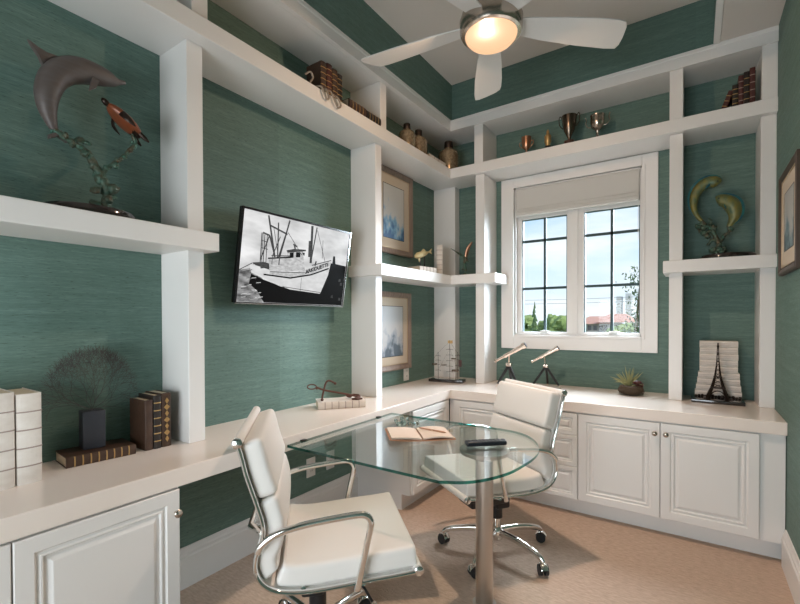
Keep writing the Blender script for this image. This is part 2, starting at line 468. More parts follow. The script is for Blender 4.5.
# baseboards
def bboard(name, pts):
    m = M()
    for (x0, y0, x1, y1, nx, ny) in pts:
        prof = [(0, 0), (.020, 0), (.020, .150), (.015, .158), (.015, .172), (.010, .180), (.006, .198), (0, .200)]
        if nx: vs = [[(x0 + nx * d, y0, z) for d, z in prof], [(x0 + nx * d, y1, z) for d, z in prof]]
        else: vs = [[(x0, y0 + ny * d, z) for d, z in prof], [(x1, y0 + ny * d, z) for d, z in prof]]
        m.rings(vs, 0, True, True)
    return struct(name, m, white)
bboard('baseboard_left', [(XL, .905, XL, 2.52, 1, 0)])
bboard('baseboard_right', [(XR, YN, XR, 3.10, -1, 0)])
bboard('baseboard_near', [(XL, YN, XR, YN, 0, 1)])

# ------------------------------------------------------------------ window 1 (back wall)
w = M()
yo = YB - .022
# casing, stepped
for ins, y0 in ((0, YB - .020), (.10, YB - .028)):
    x0, x1, z0, z1 = -1.452 + ins, -.228 - ins, 1.080 + ins, 2.592 - ins
    if ins: x0, x1, z0, z1 = WX0 - .022, WX1 + .022, WZ0 - .022, WZ1 + .010
    ix0, ix1, iz0, iz1 = WX0, WX1, WZ0, WZ1
    w.box(x0, y0, z0, ix0, YB, z1).box(ix1, y0, z0, x1, YB, z1).box(ix0, y0, z0, ix1, YB, iz0).box(ix0, y0, iz1, ix1, YB, z1)
wo = struct('window_1', w, white, bevel=.003)
fr = M()
J = .012
fr.box(WX0, YB - .001, WZ0, WX0 + J, YB + T, WZ1).box(WX1 - J, YB - .001, WZ0, WX1, YB + T, WZ1)
fr.box(WX0, YB - .001, WZ1 - J, WX1, YB + T, WZ1).box(WX0, YB - .001, WZ0, WX1, YB + T, WZ0 + J)
fr.build('window_frame', white, wo)
PZ0, PZ1 = 1.228, 2.228
for (a, b) in ((-1.283, -.896), (-.761, -.353)):
    sx0 = a - .038 if a < -1 else a - .055; sx1 = b + .055 if a < -1 else b + .005
    if a < -1: sx0 = WX0 + J; sx1 = -.829
    else: sx0 = -.829; sx1 = WX1 - J
    s = M()
    y0, y1 = YB + .045, YB + .095
    s.box(sx0, y0, WZ0 + J, a, y1, WZ1 - J).box(b, y0, WZ0 + J, sx1, y1, WZ1 - J)
    s.box(a, y0, WZ0 + J, b, y1, PZ0).box(a, y0, PZ1, b, y1, WZ1 - J)
    so = s.build('sash', white, wo, bevel=.003)
    q = M()
    e = .007
    q.box(a, y0 + .012, PZ0, a + e, y1, PZ1).box(b - e, y0 + .012, PZ0, b, y1, PZ1)
    q.box(a, y0 + .012, PZ0, b, y1, PZ0 + .003).box(a, y0 + .012, PZ1 - .004, b, y1, PZ1)
    c = (a + b) / 2 + .004
    q.box(c - .010, y0 + .018, PZ0, c + .010, y1 - .010, PZ1)
    for z in (1.612, 2.034): q.box(a, y0 + .018, z - .010, b, y1 - .010, z + .010)
    q.build('window_bars', dkmunt, so)
    M().box(a, y0 + .030, PZ0, b, y0 + .034, PZ1).build('window_pane', wpane, so)
    h = M(); cx = (a + b) / 2 + (.01 if a < -1 else .02)
    h.rbox((cx, YB + .030, WZ0 + .030), (.035, .012, .010), .006).tube([(cx - .02, YB + .02, WZ0 + .036), (cx + .015, YB + .012, WZ0 + .040), (cx + .05, YB + .012, WZ0 + .034)], .005)
    h.build('window_crank', platew, so, smooth=40)
# centre mullion face
M().box(-.852, YB + .030, WZ0 + J, -.806, YB + .046, WZ1 - J).build('mullion', white, wo, bevel=.003)
# roman shade, drawn up
sh = thing('roman_shade', 'white linen roman shade drawn up to the top of the window', 'window shade', (-.835, 3.80, 2.25))
s = M(); s.box(WX0 + J + .003, YB + .002, 2.262, WX1 - J - .003, YB + .010, WZ1 - J - .002)
for z0, z1, d in ((2.285, 2.318, .010), (2.262, 2.29, .016)):
    s.rbox((-.835, YB + .006 - d / 2, (z0 + z1) / 2), ((WX1 - WX0) / 2 - J - .004, d, (z1 - z0) / 2), .006)
s.build('shade_cloth', blindm, sh, smooth=40)
M().rbox((-.835, YB - .002, 2.256), (.482, .012, .006), .004).build('bottom_rail', white, sh, smooth=40)
M().cyl((WX1 - J - .012, YB - .020, 2.49), (WX1 - J - .012, YB - .020, 1.95), .0022, 6).build('pull_cord', platew, sh)

# ------------------------------------------------------------------ built-in shelving
bk = thing('built_in_shelving', 'white built-in wall shelving with square uprights around the green room', 'shelving', (-1.95, 2.2, HC))
BV = .0025
def bpart(name, boxes, m=white):
    q = M()
    for b in boxes: q.box(*b)
    return q.build(name, m, bk, bevel=BV, bseg=1)
YL = -.35
for (y0, y1) in ((YL, YL + .08), (1.083, 1.161), (2.476, 2.550)):
    bpart('upright', [(XL, y0, HC, XP, y1, ZU)]); bpart('upright', [(XL, y0, ZU + TU, XP + .045, y1, ZN)])
bpart('upright', [(XL, 3.722, HC, XP, YB, ZU)])
bpart('upright', [(-1.585, YP, HC, -1.504, YB, ZU)]); bpart('upright', [(-1.585, YP - .03, ZU + TU, -1.504, YB, ZN)])
bpart('upright', [(-.146, YP, HC, -.068, YB, ZU)]); bpart('upright', [(-.146, YP - .03, ZU + TU, -.068, YB, ZN)])
bpart('upright', [(.338, YP, HC, XR, YB, ZU)]); bpart('upright', [(.338, YP - .03, ZU + TU, XR, YB, ZN)])
def lshelf(name, poly, z0, z1):
    return M().prism(poly, z0, z1).build(name, white, bk, bevel=BV, bseg=1)
bpart('shelf', [(XL, YL - .03, ZM, XS, 1.192, ZM + TM)])
lshelf('shelf', [(XL, 2.445), (XS, 2.445), (XS, YS), (-1.388, YS), (-1.388, YB), (XL, YB)], ZM, ZM + TM)
bpart('shelf', [(-.180, YS, ZM, XR, YB, ZM + TM)])
lshelf('shelf', [(XL, YL - .03), (XS, YL - .03), (XS, YS), (XR, YS), (XR, YB), (XL, YB)], ZU, ZU + TU)
lshelf('cornice', [(XL, YL - .03), (XS - .031, YL - .03), (XS - .031, YS + .031), (XR, YS + .031), (XR, YB), (XL, YB)], ZN, ZN + .030)
cm = M()
prof = [(.0, -.001), (.030, -.001), (.030, .066), (.034, .072), (.034, .091), (0, .091)]
def crown(path_pts):
    rs = []
    for (x, y, dx, dy) in path_pts: rs.append([(x + dx * d, y + dy * d, ZN + z) for d, z in prof])
    cm.rings(rs, 0, True, True)
crown([(XS - .030, YL, 1, 0), (XS - .030, YS + .030, 1, -1), (XR, YS + .030, 0, -1)])
cm.build('crown_moulding', white, bk)

# ------------------------------------------------------------------ counter top
ct = M().prism([(XL, YL), (XC, YL), (XC, YC), (XR, YC), (XR, YB), (XL, YB)], HC - TC, HC)
cto = ct.build('countertop', white_top, bevel=.004)
tag(cto, 'long white L-shaped countertop running along the left wall and under the window', 'countertop')

# ------------------------------------------------------------------ cabinets
DP = [(0, 0), (0, .016), (.003, .019), (.048, .019), (.054, .012), (.060, .012), (.064, .016), (.069, .016), (.074, .009), (.082, .009), (.094, .016), (.097, .0165)]
DW = [(0, 0), (0, .016), (.003, .019), (.028, .019), (.033, .012), (.037, .012), (.040, .015), (.044, .009), (.050, .009), (.060, .015), (.062, .016)]
def knob(o, xf, x, y, z=.019):
    k = M(xf); k.lathe([(.006, 0), (.005, .010), (.008, .014), (.014, .018), (.0155, .023), (.012, .028), (.004, .030)], (x, y, z), 16)
    k.build('knob', nickel, o, smooth=50)
KZ = .112
ZT_ = HC - TC - .002
def cabinet(label, org, a, n, width, depth, fronts, stile=(0, 0), kick=.07, side=0):
    """org: lower front left corner of the carcass seen from in front; a: unit dir along width; n: outward normal"""
    xf = frame(org, a, (0, 0, 1), n)
    t = thing('base_cabinet', label, 'cabinet', (org[0], org[1], 0))
    q = M(xf)
    q.box(0, KZ, -depth, width, ZT_, 0)
    q.build('body', white, t, bevel=.001, bseg=1)
    q = M(xf).box(0, 0, -depth, width, KZ, -kick); q.build('toe_kick', white, t)
    for (kind, x, y, w_, h_, kn) in fronts:
        f = M(xf @ Matrix.Translation((x, y, .001)))
        f.panel(w_, h_, DP if kind == 'door' else DW)
        fo = f.build(kind, white, t)
        for (kx, ky) in kn: knob(fo, xf, kx, ky, .020)
    return t
G = .003
D0, D1 = .118, ZT_ - .006
hd = D1 - D0
cabinet('white double-door base cabinet under the left end of the counter', (-1.625, -.10, 0), (0, 1, 0), (1, 0, 0), .99, XL * -1 - 1.627,
        [('door', .005, D0, .489, hd, [(.03, .62)]), ('door', .498, D0, .487, hd, [(.978 - .010, .617)])])
cabinet('white corner base cabinet on the left wall, behind the glass table', (-1.625, 2.520, 0), (0, 1, 0), (1, 0, 0), .585, XL * -1 - 1.627,
        [('door', .012, D0, .535, hd, [(.04, .62)])])
yF = 3.108
dB = YB - yF - .002
cabinet('white single-door base cabinet in the corner below the standing metal ship', (-1.620, yF, 0), (1, 0, 0), (0, -1, 0), .565, dB,
        [('door', .045, D0, .515, hd, [(.53, .62)])])
z1, z2 = .340, .553
cabinet('white three-drawer base cabinet behind the far white chair', (-1.055, yF, 0), (1, 0, 0), (0, -1, 0), .409, dB,
        [('drawer', .004, D0, .402, z1 - D0 - G, [(.205, .23)]), ('drawer', .004, z1, .402, z2 - z1 - G, [(.205, .446)]),
         ('drawer', .004, z2, .402, D1 - z2, [(.205, .626)])])
cabinet('white double-door base cabinet at the right end below the tower bookends', (-.646, yF, 0), (1, 0, 0), (0, -1, 0), 1.056, dB,
        [('door', .004, D0, .470, hd, [(.447, .637)]), ('door', .478, D0, .468, hd, [(.506, .637)])])

# ------------------------------------------------------------------ outlets
def outlet(label, y, z, w_=.078, h_=.125, sockets=True, grp=None):
    t = thing('wall_outlet', label, 'outlet', (XL, y, z - h_ / 2))
    xf = frame((XL, y, z), (0, 1, 0), (0, 0, 1), (1, 0, 0))
    M(xf).rbox((0, 0, .003), (w_ / 2, h_ / 2, .003), .002).build('cover_plate', platew, t, smooth=40)
    for s_ in (-1, 1):
        r_ = M(xf).rbox((0, s_ * .022, .006), (.017, .014, .003), .003).build('socket', platew, t, smooth=40)
        M(xf).box(-.008, s_ * .022 - .005, .0085, -.005, s_ * .022 + .005, .0095).box(.005, s_ * .022 - .005, .0085, .008, s_ * .022 + .005, .0095).build('slot', blackp, r_)
outlet('white double socket low on the wall under the counter, nearer the camera', 2.055, .356)
outlet('white double socket low on the wall under the counter, farther from the camera', 2.242, .356)
outlet('small white socket plate above the counter below the lower framed picture', 3.218, .862)

# ------------------------------------------------------------------ television
tl = R(9)
tvc = Vector((-1.985, 1.850, 1.682))
nrm = Vector((math.cos(tl), 0, -math.sin(tl))); upv = Vector((math.sin(tl), 0, math.cos(tl)))
tvt = thing('television', 'flat wall television tilted down, showing a black and white trawler', 'television', (XL, 1.85, 1.42))
xf = frame(tvc, (0, 1, 0), upv, nrm)
TW, TH = .430, .256
M(xf).rbox((0, 0, -.016), (TW, TH, .014), .006).build('casing', tvm, tvt, smooth=40)
q = M(xf)
for (a, b, c, d) in ((-TW, -TH, TW, -TH + .008), (-TW, TH - .012, TW, TH), (-TW, -TH, -TW + .010, TH), (TW - .010, -TH, TW, TH)):
    q.box(a, b, -.004, c, d, .004)
q.build('bezel', tvm, tvt, bevel=.001)
M(xf).box(TW - .004, -TH, -.006, TW + .002, TH, .005).box(-TW, -TH - .003, -.006, TW, -TH + .003, .005).build('edge_trim', tvedge, tvt)
M(xf).box(-.15, -.12, -.06, .15, .12, -.036).build('rear_housing', tvm, tvt)
q = M(); q.cyl((-2.06, 1.85, 1.70), (-2.11, 1.85, 1.70), .03, 12).box(-2.112, 1.74, 1.60, -2.100, 1.96, 1.80)
q.build('wall_bracket', blackp, tvt)
def em(name, g, noise_amt=0, scale=6.):
    m = bpy.data.materials.new(name); m.use_nodes = True; nt = m.node_tree; N = nt.nodes; L = nt.links
    b = N['Principled BSDF']; b.inputs['Base Color'].default_value = (.002, .002, .002, 1); b.inputs['Roughness'].default_value = .3; b.inputs['Specular IOR Level'].default_value = .04
    b.inputs['Emission Strength'].default_value = 1; b.inputs['Emission Color'].default_value = (g, g, g, 1)
    if noise_amt:
        tc = N.new('ShaderNodeNewGeometry'); mp = N.new('ShaderNodeMapping'); mp.inputs['Scale'].default_value = (scale, scale, scale * 3)
        L.new(tc.outputs['Position'], mp.inputs[0])
        n = N.new('ShaderNodeTexNoise'); n.inputs['Scale'].default_value = 1; n.inputs['Detail'].default_value = 5; L.new(mp.outputs[0], n.inputs['Vector'])
        mr = N.new('ShaderNodeMapRange'); mr.inputs['From Min'].default_value = .3; mr.inputs['From Max'].default_value = .7
        mr.inputs['To Min'].default_value = g * (1 - noise_amt); mr.inputs['To Max'].default_value = g * (1 + noise_amt * .6)
        L.new(n.outputs['Fac'], mr.inputs['Value']); L.new(mr.outputs[0], b.inputs['Emission Color'])
    return m
g_sky = em('screen_pale_sky', .55, .35, 4); g_wat = em('screen_grey_water', .22, .8, 16); g_blk = em('screen_black', .004)
g_hul = em('screen_white_hull', .52, .14, 12); g_cab = em('screen_cabin', .42, .35, 40); g_gry = em('screen_mid_grey', .05, .5, 40); g_wht = em('screen_white', .75)
POLY = {'water': [(0, 0.347), (0.097, 0.383), (0.193, 0.264), (0.206, 0), (0, 0)], 'dark': [(0.093, 0.318), (0.193, 0.264), (0.432, 0.172), (0.736, 0.144), (0.797, 0.4), (0.821, 0.563), (0.889, 0.561), (0.999, 0.552), (0.999, 0), (0.214, 0), (0.153, 0.127), (0.083, 0.208)], 'hull': [(0.07, 0.422), (0.111, 0.418), (0.235, 0.382), (0.422, 0.374), (0.606, 0.45), (0.82, 0.576), (0.803, 0.401), (0.741, 0.157), (0.524, 0.167), (0.343, 0.2), (0.193, 0.275), (0.093, 0.329)], 'bulwark': [(0.235, 0.382), (0.422, 0.374), (0.606, 0.45), (0.82, 0.576), (0.811, 0.535), (0.62, 0.389), (0.424, 0.321), (0.238, 0.326)], 'shadowline': [(0.19, 0.331), (0.424, 0.321), (0.62, 0.389), (0.802, 0.5), (0.803, 0.48), (0.621, 0.37), (0.425, 0.303), (0.191, 0.314)], 'cabin': [(0.222, 0.51), (0.395, 0.554), (0.404, 0.384), (0.235, 0.382)], 'roof': [(0.213, 0.519), (0.403, 0.568), (0.404, 0.55), (0.214, 0.503)], 'house': [(0.374, 0.627), (0.517, 0.67), (0.546, 0.478), (0.558, 0.431), (0.386, 0.381)], 'houseroof': [(0.365, 0.636), (0.434, 0.669), (0.545, 0.682), (0.546, 0.664), (0.375, 0.609)], 'w1': [(0.397, 0.614), (0.432, 0.625), (0.435, 0.562), (0.4, 0.549)], 'w2': [(0.454, 0.632), (0.495, 0.64), (0.498, 0.58), (0.457, 0.569)], 'w3': [(0.509, 0.64), (0.537, 0.643), (0.535, 0.6)], 'clutter': [(0.095, 0.442), (0.184, 0.464), (0.24, 0.451), (0.235, 0.382), (0.188, 0.386), (0.126, 0.41)], 'post': [(0.838, 0.659), (0.86, 0.664), (0.881, 0.506), (0.836, 0.499)], 'pier': [(0.822, 0.55), (0.924, 0.554), (0.999, 0.54), (0.999, 0.427), (0.828, 0.444)]}
LINES = [((0.157, 0.785), (0.163, 0.46), 0.004), ((0.19, 0.775), (0.20, 0.46), 0.005), ((0.15, 0.70), (0.20, 0.69), 0.004), ((0.15, 0.62), (0.205, 0.61), 0.004), ((0.30, 0.78), (0.248, 0.54), 0.006), ((0.34, 0.80), (0.30, 0.545), 0.006), ((0.235, 0.88), (0.30, 0.54), 0.004), ((0.62, 0.50), (0.82, 0.60), 0.006), ((0.58, 0.80), (0.59, 0.60), 0.030), ((0.24, 0.545), (0.40, 0.575), 0.006), ((0.25, 0.55), (0.25, 0.45), 0.004), ((0.31, 0.56), (0.31, 0.45), 0.008), ((0.42, 0.72), (0.46, 0.70), 0.010), ((0.65, 0.50), (0.66, 0.56), 0.012), ((0.10, 0.43), (0.19, 0.45), 0.008), ((0.16, 0.40), (0.22, 0.42), 0.016), ((0.53, 0.165), (0.53, 0.33), 0.0025), ((0.36, 0.20), (0.74, 0.16), 0.004), ((0.24, 0.36), (0.60, 0.40), 0.004), ((0.187, 0.99), (0.269, 0.536), 0.012), ((0.369, .99), (0.31, 0.544), 0.011), ((0.273, 0.935), (0.293, 0.54), 0.009), ((0.212, 0.882), (0.36, 0.822), 0.010), ((0.147, 0.786), (0.154, 0.458), 0.0067), ((0.154, 0.788), (0.21, 0.77), 0.0095), ((0.21, 0.77), (0.268, 0.547), 0.010), ((0.206, 0.758), (0.153, 0.48), 0.0076), ((0.171, 0.771), (0.177, 0.462), 0.0057), ((0.584, 0.99), (0.605, 0.526), 0.020), ((0.632, 0.985), (0.609, 0.589), 0.0095), ((0.363, 0.847), (0.511, 0.607), 0.0038), ((0.639, 0.949), (0.755, 0.565), 0.0038), ((0.707, 0.84), (0.72, 0.61), 0.0038), ((0.432, 0.711), (0.443, 0.665), 0.0114), ((0.0, 0.347), (0.095, 0.437), 0.0048), ((0.008, 0.317), (0.098, 0.362), 0.0038)]
SW, SH = 2 * TW - .022, 2 * TH - .022
def suv(p): return (-TW + .011 + p[0] * SW, -TH + .009 + p[1] * SH)
scr = M(xf)
scr.box(-TW + .010, -TH + .008, -.002, TW - .010, TH - .012, 0, 0)
def sp(k, z, mi): scr.prism([suv(p) for p in POLY[k]], z - .00015, z, mi)
sp('water', .0002, 1); sp('pier', .0003, 2); sp('dark', .0004, 2)
sp('clutter', .0006, 5); sp('cabin', .0007, 4); sp('hull', .0009, 3); sp('bulwark', .0011, 4); sp('shadowline', .0013, 2); sp('roof', .0011, 2)
sp('house', .0010, 4); sp('houseroof', .0012, 5); sp('w1', .0013, 2); sp('w2', .0013, 2); sp('w3', .0013, 2); sp('post', .0005, 2)
for a, b, wd in LINES:
    a, b = Vector(suv(a)), Vector(suv(b)); d = (b - a).normalized(); nn = Vector((-d.y, d.x)) * wd * 1.15 * SW / 2
    scr.prism([tuple(a - nn), tuple(b - nn), tuple(b + nn), tuple(a + nn)], .00145, .0016, 5)
for i in range(26):                                  # ripples and mooring glints
    u, v_ = random.uniform(.02, .17), random.uniform(.02, .30)
    a = suv((u, v_)); scr.prism([(a[0], a[1]), (a[0] + .03, a[1] + .004), (a[0] + .03, a[1] + .007), (a[0], a[1] + .003)], .00055, .0007, 0 if i % 2 else 2)
for (u, v_) in ((.93, .33), (.95, .28), (.86, .10), (.95, .07)):
    a = suv((u, v_)); scr.prism([(a[0], a[1]), (a[0] + .022, a[1] - .002), (a[0] + .02, a[1] + .018), (a[0] + .003, a[1] + .016)], .00055, .0008, 5)
so = scr.build('screen', [g_sky, g_wat, g_blk, g_hul, g_cab, g_gry, g_wht], tvt)
# name on the bow
cu = bpy.data.curves.new('bow_lettering', 'FONT'); cu.body = 'ARKIDUETTE'; cu.size = .040; cu.extrude = .0002; cu.shear = .2; cu.offset = .0016
to = bpy.data.objects.new('tmp', cu); COL.objects.link(to)
dg = bpy.context.evaluated_depsgraph_get(); tm = bpy.data.meshes.new_from_object(to.evaluated_get(dg))
bpy.data.objects.remove(to)
a0, a1 = Vector(suv((.565, .385))), Vector(suv((.80, .525)))
wd = max(v.co.x for v in tm.vertices); sc_ = (a1 - a0).length / wd; ang = math.atan2((a1 - a0).y, (a1 - a0).x)
tm.transform(Matrix.Translation((-XL, -1.85, -1.42)) @ xf @ Matrix.Translation((a0.x, a0.y, .0018)) @ Matrix.Rotation(ang, 4, 'Z') @ Matrix.Diagonal((sc_, .80, 1, 1)))
tm.materials.append(g_blk)
lo = bpy.data.objects.new('bow_lettering', tm); COL.objects.link(lo); lo.parent = tvt; lo.parent = so

# ------------------------------------------------------------------ framed pictures
def picture(label, xf, w_, h_, fw, mw, art, loc, edge=framew, dpt=.022):
    t = thing('framed_picture', label, 'picture', loc)
    q = M(xf)
    pr = [(0, 0), (0, dpt), (fw * .25, dpt + .004), (fw * .7, dpt - .002), (fw, dpt - .010), (fw, .004)]
    rs = [[(-w_ / 2 + i, -h_ / 2 + i, z), (w_ / 2 - i, -h_ / 2 + i, z), (w_ / 2 - i, h_ / 2 - i, z), (-w_ / 2 + i, h_ / 2 - i, z)] for i, z in pr]
    q.rings(rs, 0, False, False); q.box(-w_ / 2, -h_ / 2, -.004, w_ / 2, h_ / 2, .002)
    q.build('frame', edge, t)
    iw, ih = w_ / 2 - fw, h_ / 2 - fw
    M(xf).box(-iw, -ih, .004, iw, ih, .007).build('mat_board', matb, t)
    q = M(xf); g = .007
    for (a, b, c, d) in ((-iw, -ih, iw, -ih + g), (-iw, ih - g, iw, ih), (-iw, -ih, -iw + g, ih), (iw - g, -ih, iw, ih)): q.box(a, b, .006, c, d, .011)
    q.build('fillet', fillet, t)
    ax, ay = iw - mw, ih - mw
    q = M(xf); g = .004
    for (a, b, c, d) in ((-ax - g, -ay - g, ax + g, -ay), (-ax - g, ay, ax + g, ay + g), (-ax - g, -ay, -ax, ay), (ax, -ay, ax + g, ay)): q.box(a, b, .007, c, d, .0085)
    q.build('inner_line', framedk, t)
    M(xf).box(-ax, -ay, .007, ax, ay, .008).build('artwork', art, t)
    return t
xfl = lambda y, z: frame((XL + .004, y, z), (0, 1, 0), (0, 0, 1), (1, 0, 0))
picture('wood-framed blue watercolour hanging on the left wall above the corner shelf', xfl(3.02, 2.241), .56, .70, .045, .085, art1, (XL, 3.02, 1.89))
picture('wood-framed pale watercolour hanging on the left wall below the corner shelf', xfl(2.99, 1.240), .56, .66, .045, .075, art2, (XL, 2.99, .91))
xfr = frame((XR - .004, 3.005, 1.855), (0, -1, 0), (0, 0, 1), (-1, 0, 0))
picture('large picture with cream mat and dark frame hanging on the right wall', xfr, .51, .555, .040, .085, art3, (XR, 3.005, 1.575), edge=mat('dark_walnut_frame', (.07, .045, .032), .4), dpt=.016)

# ------------------------------------------------------------------ ceiling fan
FC = Vector((-.872, 2.135, 2.80))
fan = thing('ceiling_fan', 'brushed nickel five-blade ceiling fan with a glowing round lamp', 'ceiling fan', tuple(FC))
M().lathe([(.135, .0), (.150, .004), (.158, .020), (.160, .075), (.150, .100), (.001, .101)], FC, 48, cap=False).lathe([(.128, .0), (.135, .0)], FC, 48, cap=False).build('lamp_housing', nickel, fan, smooth=30)
M().lathe([(.150, .104), (.143, .125), (.10, .150), (.04, .165), (.03, .20)], FC, 48).build('motor_housing', nickel, fan, smooth=30)
M().lathe([(.145, .098), (.145, .106)], FC, 48).build('dark_gap_ring', blackp, fan)
M().cyl(FC + Vector((0, 0, .19)), FC + Vector((0, 0, ZT - 2.80 - .04)), .012).build('downrod', nickel, fan, smooth=40)
M().lathe([(.02, ZT - 2.80 - .07), (.055, ZT - 2.80 - .05), (.065, ZT - 2.80 - .001)], FC, 32).build('ceiling_canopy', nickel, fan, smooth=40)
M().lathe([(.133, .004), (.128, -.012), (.112, -.030), (.085, -.044), (.05, -.052), (.0005, -.055)], FC, 48, cap=False).build('lamp_bowl', bowlm, fan, smooth=80)
for k in range(5):
    a = R(186.5 - 72 * k)
    mx = Matrix.Translation(FC + Vector((0, 0, .062))) @ Matrix.Rotation(a, 4, 'Z') @ Matrix.Rotation(R(-12), 4, 'X')
    out = [(.15, -.050), (.24, -.062), (.40, -.080), (.56, -.092), (.66, -.094), (.70, -.088), (.722, -.060), (.742, .0), (.752, .050), (.745, .078), (.68, .084), (.5, .082), (.3, .070), (.15, .050)]
    bo = M(mx).prism(out, -.004, .004).build('blade', bladem, fan, bevel=.002)
    M(mx).prism([(.10, -.020), (.20, -.028), (.235, 0), (.20, .028), (.10, .020)], .004, .010).build('blade_iron', nickel, bo)

M().lathe([(.128, .001), (.128, .003)], FC, 40).build('lamp_light_baffle', blackp, fan)  # black disc added above the bulbs to absorb stray light in the housing

# ------------------------------------------------------------------ glass table
tb = thing('glass_table', 'clear green-edged glass peninsula table joined to the counter on a steel column', 'table', (-.810, 1.900, 0))
arc_ = smoothpath([(-.765, 1.414, 0), (-.690, 1.460, 0), (-.634, 1.54, 0), (-.594, 1.645, 0), (-.576, 1.771, 0), (-.570, 1.88, 0), (-.582, 1.990, 0), (-.625, 2.102, 0), (-.700, 2.205, 0), (-.791, 2.257, 0), (-.900, 2.268, 0)], 4)
gp = [(-1.600, 1.405), (-.775, 1.405)] + [(p.x, p.y) for p in arc_] + [(-1.600, 2.268)]
gq = M().prism(gp, .730, .742, 0, 1)
gq.build('glass_top', [tglass, tedge], tb)
M().lathe([(.040, .68), (.112, .712), (.116, .722), (.116, .7295)], (-.812, 1.905, 0), 40).build('support_disc', brushed, tb, smooth=30)
M().lathe([(.041, .008), (.041, .712)], (-.812, 1.905, 0), 40).build('column', brushed, tb, smooth=30)
M().lathe([(.055, 0), (.055, .006), (.050, .009), (.042, .010)], (-.812, 1.905, 0), 40).build('floor_flange', brushed, tb, smooth=30)
for y in (1.50, 2.116):
    M().rbox((XC + .014, y, .7455), (.011, .015, .003), .002).build('glass_clip', dark_brz, tb, smooth=40)

# ------------------------------------------------------------------ chairs
PR = [(-.326, .935), (-.312, .885), (-.296, .820), (-.263, .718), (-.246, .651), (-.250, .602), (-.269, .556), (-.270, .507), (-.247, .462), (-.196, .432), (-.11, .421), (.0, .425), (.10, .433), (.20, .438), (.283, .446)]
PS = smoothpath([(x, 0, z) for x, z in PR], 5)
CL = [0]
for i in range(1, len(PS)): CL.append(CL[-1] + (PS[i] - PS[i - 1]).length)
def prof_at(s_):
    s_ = max(0, min(CL[-1] - 1e-5, s_)); i = 0
    while CL[i + 1] < s_: i += 1
    t_ = (s_ - CL[i]) / (CL[i + 1] - CL[i]); p = PS[i].lerp(PS[i + 1], t_)
    j0, j1 = max(0, i - 2), min(len(PS) - 1, i + 3)
    tg = (PS[j1] - PS[j0]).normalized()
    n = Vector((-tg.z * -1, 0, tg.x * 1)); n = Vector((-tg.z, 0, tg.x))
    return p, tg, n          # n points to the sitter's side
